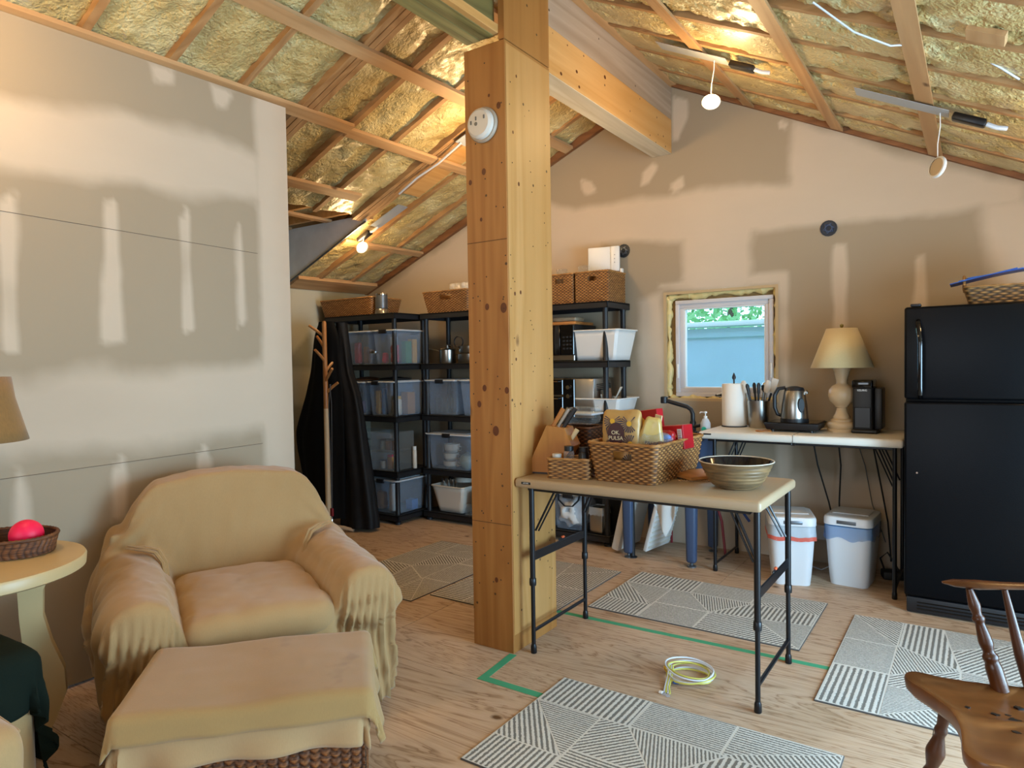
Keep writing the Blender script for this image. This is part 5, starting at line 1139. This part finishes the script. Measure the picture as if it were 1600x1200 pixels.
g = G(); g.box((-.01, .0, .013), (.15, .22, .026), .01, 3); O('drip_base', g, M['black'], t); g = G(); g.box((-.02, .0, .17), (.115, .20, .31), .014, 3); O('column', g, M['black'], t); g = G(); g.box((-.02, -.01, .31), (.12, .21, .055), .012, 3); O('brew_head', g, M['blackgloss'], t); g = G(); g.box((.062, .03, .155), (.045, .17, .26), .008, 2); O('water_tank', g, M['black'], t)
text('lettering', 'KEURIG', .016, M['steel'], t, (-.02, -.1165, .272), (PI/2, 0, 0))
g = G(); g.box((-.02, -.104, .10), (.09, .004, .13), .003, 1); O('cup_bay', g, M['spark'], t)
# soap bottles, sink and tap left of the table
SX = -1.86
t = E('utility_sink', (-1.86, 4.78, 0), 'dark blue-grey utility sink on tapered legs behind the front table', 'sink')
g = G(); g.box((0, 0, .74), (.56, .50, .28), .03, 3, taper=.88); O('basin', g, M['bluegrey'], t); g = G(); g.box((0, 0, .872), (.60, .56, .03), .01, 2); O('rim', g, M['bluegrey'], t)
for sx in (-1, 1):
    for sy in (-1, 1):
        x, y = sx*.235, sy*.23; q = Vector((0, 0, 1)); g = G(); g.box((x, y, .33), (.085, .075, .60), .018, 3, taper=.78); lg = O('leg', g, M['bluegrey'], t)
        g = G(); g.lathe([(.032, 0), (.032, .008), (.012, .014), (.012, .04)], (x, y, 0), 16); O('leveling_foot', g, M['grey'], lg)
t = E('kitchen_tap', (-1.69, 4.78, .888), 'matte black tap with a bent spout behind the big basket', 'tap')
g = G(); g.lathe([(.03, 0), (.03, .02), (.022, .03), (.022, .09), (.018, .10)], seg=20); O('tap_base', g, M['black'], t)
g = G(); g.tube([(0, 0, .09), (0, 0, .15), (-.012, 0, .18), (-.04, 0, .20), (-.20, 0, .242)], .0155, 12); O('spout', g, M['black'], t); g = G(); g.lathe([(.022, 0), (.026, .005), (.026, .045), (.019, .05)], (-.215, 0, .222), 18); O('spray_head', g, M['black'], t)
g = G(); g.tube([(.01, -.01, .06), (.06, -.02, .072), (.075, -.02, .068)], [.012, .011, .014], 8); O('lever', g, M['black'], t)
for (x, y, h, lb, dot) in ((-1.905, 4.62, .17, 'clear pump soap bottle left of the black tap', None), (-1.585, 4.74, .17, 'clear pump soap bottle with green label right of the black tap', 'green2')):
    t = E('soap_bottle', (x, y, .888), lb, 'soap bottle'); g = G(); g.lathe([(.03, 0), (.034, .01), (.034, .09), (.02, .12), (.012, .125)], seg=22); O('bottle', g, M['frost'], t)
    g = G(); g.lathe([(.013, .124), (.013, .14), (.004, .142), (.004, .16), (.012, .162), (.012, .172), (0, .174)], seg=12); g.tube([(0, 0, .168), (-.035, 0, .168), (-.04, 0, .16)], .004, 6); O('pump', g, M['white'], t)
    if dot: g = G(); g.lathe([(0, 0), (.018, 0), (.017, .001)], (.0, -.0345, .05), 18, (PI/2, 0, 0)); O('label_dot', g, PM('teal', '#2fb39a', .4), t)
for (pts, m, lb) in (([(-1.66, 4.98, .62), (-1.60, 4.97, .42), (-1.53, 4.92, .25), (-1.50, 4.90, .02)], 'redpex', 'red water pipe'), ([(-1.64, 5.0, .70), (-1.52, 5.0, .50), (-1.42, 5.02, .33), (-1.36, 5.02, .25)], 'bluepex', 'blue water pipe'), ([(-1.95, 5.0, .6), (-1.95, 5.02, .02)], 'redpex', 'red pipe stub')):
    g = G(); g.tube(pts, .010, 8); O('water_pipe', g, M[m], label=lb+' running down behind the sink leg', cat='pipe')
# towel hanging on the sink
g = G(); U, V_ = np.meshgrid(np.linspace(0, 1, 26), np.linspace(0, 1, 40)); wv = .16*(1-.25*V_)
X = -1.83+(U-.5)*wv*1.5+.03*V_; Z = .86-V_*(.44+.22*(1-abs(U-.62)*2)); Yy = 4.485-.02*np.sin(U*11+2*V_)*V_-.01*V_
g.grid(X, Yy, Z); o = O('tea_towel', g, M['towel'], label='white tea towel hanging over the front rim of the sink', cat='towel', smooth=80); solid(o, .003)
g = G(); g.box((0, 0, .0), (.06, .36, .54), .012, 2); sb = O('folded_step_stool', g, M['white'], None, (-2.15, 4.76, .285), (0, R(14), R(-4)), label='white folded plastic board leaning beside the sink leg', cat='step stool')
t = E('drying_rack', (-1.995, 4.80, .0), 'white ribbed plastic panel leaning behind the black post leg', 'rack', (0, R(16), R(-8))); g = G(); g.box((0, 0, .235), (.03, .34, .40), .008, 2); O('panel', g, M['white'], t)
for k in range(9): g = G(); g.box((.018, 0, .07+.04*k), (.012, .31, .012), .003, 1); O('rib', g, M['offwhite'], t)
g = G(); g.tube([(-2.07, 4.56, .03), (-2.07, 4.56, .72)], .019, 12); g.lathe([(.035, 0), (.035, .006), (.02, .012), (.02, .04)], (-2.07, 4.56, 0), 16); O('prop_pole', g, M['black'], label='black round prop leg on a disc foot left of the sink', cat='leg')
# pedal bins
def waste_bin(loc, rz, lab, liner, band):
    t = E('waste_bin', loc, lab, 'waste bin', rz); w, d, h = .27, .34, .375; g = G(); zs = np.linspace(0, h, 8); b = rrect(w, d, .05, 64)
    K = [.80+.20*(z/h)**.8 for z in zs]; g.grid(np.stack([b[0]*k for k in K]), np.stack([b[1]*k for k in K]), np.stack([np.full(64, z) for z in zs]), closed_u=True); g.add(np.column_stack([b[0]*.8, b[1]*.8, np.zeros(64)]), [tuple(range(64))[::-1]]); O('bin_body', g, M['bin_white'], t, smooth=50)
    g = G(); zs = np.array([h-.075, h-.05, h-.02, h+.012]); th = np.arange(64); X = []; Y = []; Z = []
    for k, z in zip((1.05, 1.035, 1.03, 1.02), zs): wob = 1+.012*np.sin(th*1.9+z*60); X.append(b[0]*k*wob); Y.append(b[1]*k*wob); Z.append(np.full(64, z)+(.012*np.sin(th*.8) if z < h-.06 else 0))
    g.grid(np.stack(X), np.stack(Y), np.stack(Z), closed_u=True); O('liner', g, M[liner], t, smooth=60)
    if band: g = G(); g.grid(np.stack([b[0]*1.058]*2), np.stack([b[1]*1.058]*2), np.stack([np.full(64, h-.085)+.004*np.sin(th), np.full(64, h-.06)+.004*np.sin(th)]), closed_u=True); O('drawstring', g, M[band], t)
    g = G(); bb = rrect(w*1.04, d*1.04, .05, 64); g.grid(np.stack([bb[0]*k for k in (1, 1, .97, .9)]), np.stack([bb[1]*k for k in (1, 1, .97, .9)]), np.stack([np.full(64, z) for z in (h+.008, h+.045, h+.058, h+.062)]), closed_u=True); g.add(np.column_stack([bb[0]*.9, bb[1]*.9, np.full(64, h+.062)]), [tuple(range(64))]); ld = O('lid', g, M['bin_white'], t, smooth=40)
    g = G(); g.box((0, .03, h+.066), (w*.78, d*.62, .006), .003, 1); O('flap', g, M['bin_white'], ld)
    g = G(); g.box((0, -d*.52-.001, h+.030), (.11, .006, .022), .003, 2); O('grip_recess', g, M['grey'], ld); return t
waste_bin((-1.0, 4.63, 0), R(18), 'white waste bin with red-banded liner behind the table leg', 'linerwhite', 'linerred')
waste_bin((-.655, 4.79, 0), R(-4), 'white waste bin with blue liner under the white table, nearer the refrigerator', 'linerblue', None)
for k, (pts, lb) in enumerate((([(-.93, 4.98, .90), (-.90, 5.0, .7), (-.83, 5.0, .45), (-.78, 5.02, .2)], 'hanging behind the two bins, leftmost'), ([(-.77, 4.98, .90), (-.76, 5.03, .7), (-.77, 5.03, .45), (-.77, 5.03, .3)], 'hanging above the blue-lined bin'), ([(-.56, 4.9, .90), (-.52, 5.0, .6), (-.48, 5.02, .35), (-.46, 5.0, .1)], 'nearest the refrigerator, running to the power strip'), ([(-.66, 5.0, .88), (-.62, 5.08, .7), (-.58, 5.09, .45), (-.5, 5.09, .2)], 'thin and loose along the wall'))):
    g = G(); g.tube(pts, .0055 if k < 3 else .003, 6); O('dangling_cable', g, M['cord'] if k < 3 else M['grey'], label='black power cord '+lb, cat='cord')
t = E('power_strip', (-.44, 4.96, 0), 'black power adapters lying on the floor beside the refrigerator', 'power adapter'); g = G(); g.box((0, 0, .03), (.14, .10, .05), .01, 2, (0, 0, .3)); O('adapter', g, M['cord'], t); g = G(); g.tube([(-.05, 0, .04), (-.08, .02, .12), (-.04, .03, .16), (.0, .02, .1), (.03, .0, .05)], .006, 8); O('cord_loop', g, M['cord'], t)
g = G(); g.tube([(-.93, 4.95, .012), (-.86, 4.9, .01), (-.82, 4.93, .03), (-.80, 5.02, .06)], .004, 6); O('white_cable', g, M['cableW'], label='thin white cable on the floor between the two waste bins', cat='cable')
g = G(); g.box(((-.92), YB-.03, .22), (.14, .05, .10), .004, 1); O('wall_box', g, M['vinyl'], label='pale box low on the wall between the waste bins', cat='box')

# ---- on the front folding table
FZ = .862
t = E('knife_block', (-1.80, 2.99, FZ), 'bamboo knife block leaning beside the post on the front table', 'knife block', R(10))
g = G(); pl = [(-.115, 0), (.05, 0), (.135, .135), (.095, .225), (.0, .235)]; g.prism(pl, 0, .13, xf=Matrix(((1, 0, 0, 0), (0, 0, -1, .065), (0, 1, 0, .008), (0, 0, 0, 1)))); O('block', g, M['bamboo'], t, smooth=0)
g = G(); g.box((-.03, 0, .004), (.15, .12, .008), 0); O('rubber_base', g, M['black'], t)
for i, (x, y, m) in enumerate([(.02, -.03, 'board'), (.05, -.03, 'steel'), (.08, -.03, 'black'), (.03, .02, 'black'), (.065, .02, 'black'), (.11, -.02, 'creamink')]):
    g = G(); a = R(33); z0 = .235 if i != 5 else .165; p = Vector((x, y, z0)); d = Vector((math.sin(a), 0, math.cos(a))); L = .11 if i != 5 else .07
    g.tube([p-d*.01, p+d*.03, p+d*L], [.008, .009, .011], 8, flat=(.7, 1.2)); O('knife_handle', g, M[m], t)
basket('small_basket', 'small wicker basket of condiment jars at the front table edge', (-1.635, 2.905, FZ), R(13), .21, .13, .095, 'wick', .0, row=.010, stake=.026, amp=.0045, holes=(('right', .05, .045, .085),))
for (x, y, m, l, h, lb) in ((-1.705, 2.885, 'tan', 'offwhite', .105, 'pale plastic tub in the small basket'), (-1.64, 2.89, 'clear2', 'black', .145, 'glass jar with black cap and small label in the small basket'), (-1.575, 2.92, 'spark', 'black', .14, 'dark jar with black cap in the small basket')):
    j = item('condiment_jar', 'jar', (x, y, FZ+.008), (.026, h), m, lb, 'jar', lidmat=l)
basket('tall_basket', 'tall square wicker basket behind the small one on the front table', (-1.775, 3.25, FZ), R(-4), .22, .17, .215, 'wick_dark', .005, row=.011, stake=.020, amp=.004, holes=(('front', .06, .14, .175),))
t = E('glass_container', (-1.755, 3.25, FZ+.222), 'stacked rectangular glass containers on the tall wicker basket', 'container')
g = G(); g.box((0, 0, .03), (.17, .13, .05), .018, 3, taper=.9); O('lower_dish', g, M['clear2'], t); g = G(); g.box((0, 0, .062), (.18, .14, .012), .005, 2); O('snap_lid', g, M['frost'], t); g = G(); g.box((.01, 0, .082), (.14, .11, .03), .012, 3); O('upper_dish', g, M['clear2'], t)
BX, BY = -1.335, 3.13
basket('large_basket', 'large wicker basket of groceries in the middle of the front table', (BX, BY, FZ), R(-2), .30, .51, .182, 'wick', .028, .022, .0105, .021, .0042, (('front', .085, .105, .145),), rim=.007)
# groceries
t = E('coffee_bag', (-1.40, 2.985, FZ+.012), 'brown patterned coffee bag with a dark oval badge at the front of the large basket', 'coffee bag', R(4))
g = G(); g.box((0, 0, .158), (.185, .065, .316), .02, 4); me = remesh(g, .008, 3); v, nn = arr(me); v[:, 1] *= 1-.72*sm(.26, .32, v[:, 2]); v += nn*(fbm(v[:, 0]*14, v[:, 1]*14, v[:, 2]*14, 3)*.018)[:, None]; setv(me, v)
me.materials.clear(); me.materials.append(M['brownbag']); me.polygons.foreach_set('use_smooth', [True]*len(me.polygons)); O('pouch', me, None, t)
def fl_disc(cx, cz, rx, rz_, y=-.040, n=20): return [(cx+rx*math.cos(2*PI*k/n), cz+rz_*math.sin(2*PI*k/n)) for k in range(n)]
XZ = lambda y: Matrix(((1, 0, 0, 0), (0, 0, -1, y), (0, 1, 0, 0), (0, 0, 0, 1)))
g = G()
for cx, cz in ((-.035, .265), (.048, .255), (-.06, .19), (.052, .16), (.05, .07)):
    for k in range(22):
        a = 2*PI*k/22; r0, r1 = .014, .043; p = [(cx+r0*math.cos(a-.05), cz+r0*math.sin(a-.05)), (cx+r1*math.cos(a-.055), cz+r1*math.sin(a-.055)), (cx+r1*math.cos(a+.055), cz+r1*math.sin(a+.055)), (cx+r0*math.cos(a+.05), cz+r0*math.sin(a+.05))]
        if any(abs(q[0]) > .079 or q[1] > .295 for q in p): continue
        g.prism(p, 0, .002, xf=XZ(-.0375))
O('sunburst_print', g, M['navy'], t, smooth=0, kind='stuff')
g = G()
for cx, cz in ((-.035, .265), (.048, .255), (.052, .16)): g.prism(fl_disc(cx, cz, .012, .012), 0, .002, xf=XZ(-.0385))
O('sun_dots', g, M['yellow'], t, smooth=0, kind='stuff')
g = G(); g.prism(fl_disc(-.018, .205, .042, .054), 0, .002, xf=XZ(-.0392)); O('badge', g, M['maroon'], t, smooth=0)
text('lettering', 'OK.\nPULSA', .026, M['creamink'], t, (-.018, -.0418, .198), (PI/2, 0, R(0)))
t = E('snack_bag', (-1.29, 3.00, FZ+.02), 'cream and gold snack bag right of the brown coffee bag', 'snack bag', R(20)); t.rotation_euler = (0, R(8), R(18))
g = G(); g.box((0, 0, .14), (.12, .05, .28), .018, 4); me = remesh(g, .008, 3); v, nn = arr(me); v[:, 0] *= 1-.45*sm(.15, .29, v[:, 2]); v += nn*(fbm(v[:, 0]*16, v[:, 1]*16, v[:, 2]*16, 3)*.02)[:, None]; setv(me, v); me.materials.clear(); me.materials.append(PM('gold_bag', '#b79a5a', .3)); me.polygons.foreach_set('use_smooth', [True]*len(me.polygons)); O('pouch', me, None, t)
text('lettering', 'PASTA', .022, M['navy'], t, (.01, -.036, .16), (PI/2, 0, 0))
t = E('cracker_box', (-1.36, 3.22, FZ+.10), 'tall red cracker box behind the gold snack bag', 'food box', R(-15)); g = G(); g.box((0, 0, .115), (.15, .05, .20), .002, 1, (0, R(-8), 0)); O('carton', g, M['red'], t)
g = G(); g.box((-.03, -.030, .15), (.05, .004, .05), .001, 1, (0, R(37), 0)); O('printed_panel', g, M['ybox'], t); g = G(); g.box((.075, -.030, .17), (.04, .006, .05), .001, 1, (0, R(10), 0)); O('flap', g, M['creamink'], t)
t = E('biscuit_box', (-1.235, 3.20, FZ+.125), 'red biscuit box with white bar code lying at the right of the large basket', 'food box', R(-12)); t.rotation_euler = (0, R(-6), R(-10)); g = G(); g.box((0, 0, .06), (.19, .09, .115), .002, 1); O('carton', g, M['red'], t)
g = G(); g.box((.075, -.0455, .075), (.022, .002, .05), 0); bc = O('barcode_label', g, M['white'], t)
g = G()
for k in range(9): g.box((.075, -.0468, .055+.005*k), (.018, .001, .0022 if k % 2 else .0012))
O('barcode_lines', g, M['spark'], bc, kind='stuff')
g = G()
for k in range(6): g.lathe([(0, 0), (.008, 0), (.007, .002)], (-.06+.022*k, -.0455, .07+.006*math.sin(k*2)), 12, (PI/2, 0, 0))
O('biscuit_print', g, M['ybox'], t, kind='stuff')
item('cling_bag', 'bag', (-1.252, 3.02, FZ+.11), (.15, .11, .10), 'clear', 'clear knotted bag of bread crusts in the large basket', 'bag'); item('bread_piece', 'bag', (-1.252, 3.02, FZ+.12), (.11, .07, .065), 'brown', 'dark bread inside the clear knotted bag', 'bread')
item('bag_tie', 'bag', (-1.21, 3.05, FZ+.19), (.05, .03, .022), 'blue', 'blue twist of film on the clear bag', 'bag tie')
item('red_pouch', 'bag', (-1.25, 3.12, FZ+.05), (.12, .05, .17), 'red', 'crumpled red pouch between the snack bag and the biscuit box', 'pouch'); item('carton_base', 'box', (-1.30, 3.2, FZ+.008), (.19, .24, .078), 'kraft', 'brown carton at the bottom of the large basket', 'carton'); item('carton_base', 'box', (-1.262, 3.02, FZ+.008), (.10, .10, .095), 'kraft', 'brown carton under the clear knotted bag', 'carton')
t = E('cutting_board', (-1.09, 3.22, FZ+.004), 'wooden cutting board between the large basket and the bowl', 'cutting board', R(-35)); g = G(); g.box((0, 0, .010), (.20, .28, .016), .004, 2); O('board', g, M['board'], t)
g = G(); rgx = np.random.RandomState(3); 
for k in range(26): a = k/26; g.tube([(-1.15+.19*a, 3.06+.10*a+.006*math.sin(k*2.1), FZ+.0035), (-1.15+.19*a+.01, 3.03+.10*a, FZ+.0035)], .003, 5)
O('placemat_fringe', g, M['strap'], label='straw placemat edge under the cutting board', cat='placemat', kind='stuff')
t = E('bowl', (-.875, 3.02, FZ), 'large ribbed stoneware bowl with dark glazed inside on the front table', 'bowl')
prof = [(0, .0), (.080, .0), (.090, .006)]; 
for k in range(26): z = .008+.098*k/25; prof.append((.090+.062*(k/25)**.62+(.0016*math.sin(z*420) if 4 < k < 24 else 0), z))
prof += [(.158, .112), (.160, .116), (.156, .118)]
g = G(); g.lathe(prof, seg=72, cap=False); O('outer_wall', g, M['stone'], t, smooth=60)
g = G(); g.lathe([(.1555, .1165), (.148, .108), (.135, .075), (.105, .035), (.06, .016), (0, .012)], seg=64, cap=False); O('glazed_inside', g, M['glaze'], t, smooth=60)
g = G(); g.tube([(.157*math.cos(a), .157*math.sin(a), .1165) for a in np.linspace(0, 2*PI, 73)[:-1]], .003, 8, closed=True); O('lip', g, M['pale'], t)
# coiled cable on the floor
t = E('cable_coil', (-1.06, 2.93, 0), 'coil of yellow and white network cable on the plywood floor', 'cable')
for m, z0, r0, n in (('cableW', .028, .098, 0), ('cableY', .020, .105, 1), ('cableW', .012, .10, 2), ('cableY', .008, .095, 3), ('cableY', .036, .09, 4), ('cableW', .042, .104, 5)):
    g = G(); g.tube([((r0+.006*math.sin(3*a+n))*math.cos(a), (r0*.95)*math.sin(a), z0+.010*math.sin(a+n)+.004) for a in np.linspace(0, 2*PI, 49)[:-1]], .0036, 6, closed=True); O('loop', g, M[m], t)
g = G(); g.tube([(-.09, -.02, .005), (-.105, -.03, .03), (-.10, -.05, .05), (-.085, -.03, .03), (-.09, -.02, .008)], .004, 6); O('wire_tie', g, M['yellow'], t)
for k in range(4): g = G(); o_ = .006*k; g.tube([(-.09+o_, -.01, .045), (-.075+o_, -.07, .02), (-.06+o_, -.14, .006), (-.045+o_*1.5, -.19, .006)], .0036, 6); O('cable_tail', g, M['cableY' if k % 2 else 'cableW'], t)
g = G(); g.box((-.03, -.085, .012), (.03, .018, .014), .003, 1, (0, 0, .5)); O('blue_tag', g, M['blue'], t)
for k in range(3): g = G(); g.box((-.055+.018*k, -.20-.006*k, .007), (.016, .014, .01), .002, 1, (0, 0, .4*k)); O('plug', g, M['clear'] if k else M['white'], t)

# ---- coat rack with coats at the left of the shelving
t = E('coat_rack', (-4.60, 3.93, 0), 'pale and brown wooden coat tree with angled pegs left of the shelves', 'coat rack')
g = G(); g.tube([(0, 0, .02), (0, 0, 1.06)], [.024, .020], 16); O('lower_pole', g, PM('birch', '#cdb897', .5), t)
g = G(); g.tube([(0, 0, 1.06), (0, 0, 1.79), (0, 0, 1.805)], [.020, .0185, .012], 16); O('upper_pole', g, M['rackwood'], t)
for (z, dx, dy, dz) in ((1.58, -.13, .03, .10), (1.70-.02, -.12, -.06, .09), (1.30, .135, -.04, .10), (1.20, .11, .04, .08), (1.47, .02, -.12, .09), (1.38, -.02, .12, .09)):
    g = G(); g.tube([(0, 0, z-.01), (dx*.5, dy*.5, z+dz*.5), (dx, dy, z+dz)], [.012, .0125, .0115], 10); O('peg', g, M['rackwood'], t)
for k in range(3): a = R(30+120*k); g = G(); g.tube([(0, 0, .05), (.13*math.cos(a), .13*math.sin(a), .035), (.22*math.cos(a), .22*math.sin(a), .014)], [.02, .018, .014], 8); O('foot', g, PM('birch2', '#b3977a', .5), t)
def coat(name, label, loc, prof, mat, depth, quilt=0, seed=0, notch=None):
    """hanging garment: prof = (z, left, right) outline; the body is a folded elliptical loft"""
    zs = np.array([p[0] for p in prof]); n = 72; m = 110; zz = np.linspace(zs[0], zs[-1], m); xl = np.interp(zz, zs[::-1], [p[1] for p in prof][::-1]) if zs[0] > zs[-1] else 0; xr = np.interp(zz, zs[::-1], [p[2] for p in prof][::-1])
    k = np.ones(7)/7; xl = np.convolve(np.pad(xl, 3, 'edge'), k, 'valid'); xr = np.convolve(np.pad(xr, 3, 'edge'), k, 'valid')
    A, Z = np.meshgrid(np.linspace(0, 2*PI, n, endpoint=False), zz); cx = ((xl+xr)/2)[:, None]; hw = ((xr-xl)/2)[:, None]
    dd = np.interp(zz, [zs[-1], zs[0]], [depth, depth*.5])[:, None]
    f = .14*np.sin(A*7+seed+2*fbm(A, Z*2, seed, 2))*sm(zs[0], zs[0]-.4, Z)+.12*fbm(A*2, Z*5, seed, 3)
    if quilt: f = f+.05*np.abs(np.sin(Z*PI/quilt))**.5
    X = cx+hw*np.cos(A)*(1+f*.25); Y = dd*np.sin(A)*(1+f)
    g = G(); g.grid(X, Y, Z, closed_u=True, flip=True); g.add(np.stack([X[0], Y[0], Z[0]], -1), [tuple(range(n))])
    t = E(name, loc, label, 'coat'); O('coat_body', g, M[mat], t, smooth=70); return t
ct = coat('black_coat', 'plain black coat hanging on the left pegs of the coat tree', (-4.70, 4.06, 0), [(1.81, -.10, .06), (1.70, -.17, .12), (1.38, -.22, .14), (1.15, -.30, .16), (.86, -.44, .17), (.80, -.45, .17), (.70, -.43, .17), (.44, -.36, .17), (.10, -.24, .17)], 'coat', .09, seed=2)
ct = coat('puffer_coat', 'long black quilted puffer coat hanging on the right of the coat tree', (-4.47, 4.14, 0), [(1.80, -.19, -.10), (1.6, -.22, -.07), (1.376, -.22, -.04), (1.155, -.22, .05), (.72, -.20, .13), (.39, -.19, .19), (.10, -.18, .23), (.03, -.18, .23)], 'puffer', .10, quilt=.11, seed=5)
g = G(); g.tube([(-4.50, 3.90, 1.27), (-4.515, 3.885, 1.1), (-4.50, 3.88, .6), (-4.50, 3.88, .22)], .004, 6); g.tube([(-4.50, 3.89, 1.27), (-4.49, 3.895, 1.1), (-4.495, 3.89, .6), (-4.50, 3.885, .22)], .004, 6)
t = E('dog_leash', (0, 0, 0), 'grey leash with a red end hanging from the coat tree', 'leash'); O('strap', g, M['grey'], t); g = G(); g.box((-4.50, 3.88, .19), (.032, .018, .07), .006, 2); O('red_tag', g, M['redpex'], t); g = G(); g.tube([(-4.50, 3.88, .15), (-4.50, 3.88, .11), (-4.495, 3.88, .10)], .006, 8); O('clip', g, M['chrome'], t)
# loose wires in the ceiling
g = G(); g.tube([(-.55, 2.98, 2.84), (-.42, 3.12, 2.74), (-.30, 3.22, 2.69), (-.235, 3.28, 2.70)], .004, 6); O('ceiling_wire', g, M['cableW'], label='white wire sagging between the right-hand roof strips', cat='wire')
g = G(); g.tube([(.02, 3.30, 2.58), (.07, 3.33, 2.545), (.13, 3.40, 2.51)], .004, 6); O('ceiling_wire', g, M['cableW'], label='short white wire end poking from the foam at upper right', cat='wire')
g = G(); g.tube([(-3.75, 3.98, 2.76), (-3.55, 3.97, 2.85), (-3.35, 3.99, 2.93), (-3.12, 3.97, 3.03)], .008, 6); O('ceiling_wire', g, M['cableW'], label='white wire along the rafter between the two left pot lights', cat='wire')
for (x, y) in ((.02, 3.02), (-.62, 2.86)): g = G(); g.box((x, y, float(ZR(x))+.012), (.13, .10, .02), .001, 1, (0, math.atan(.49), 0)); O('wood_block', g, M['strap'], label='square wood block screwed between the rafters at %s' % ('the upper right edge' if x > 0 else 'the top edge, right of the second strip'), cat='block')
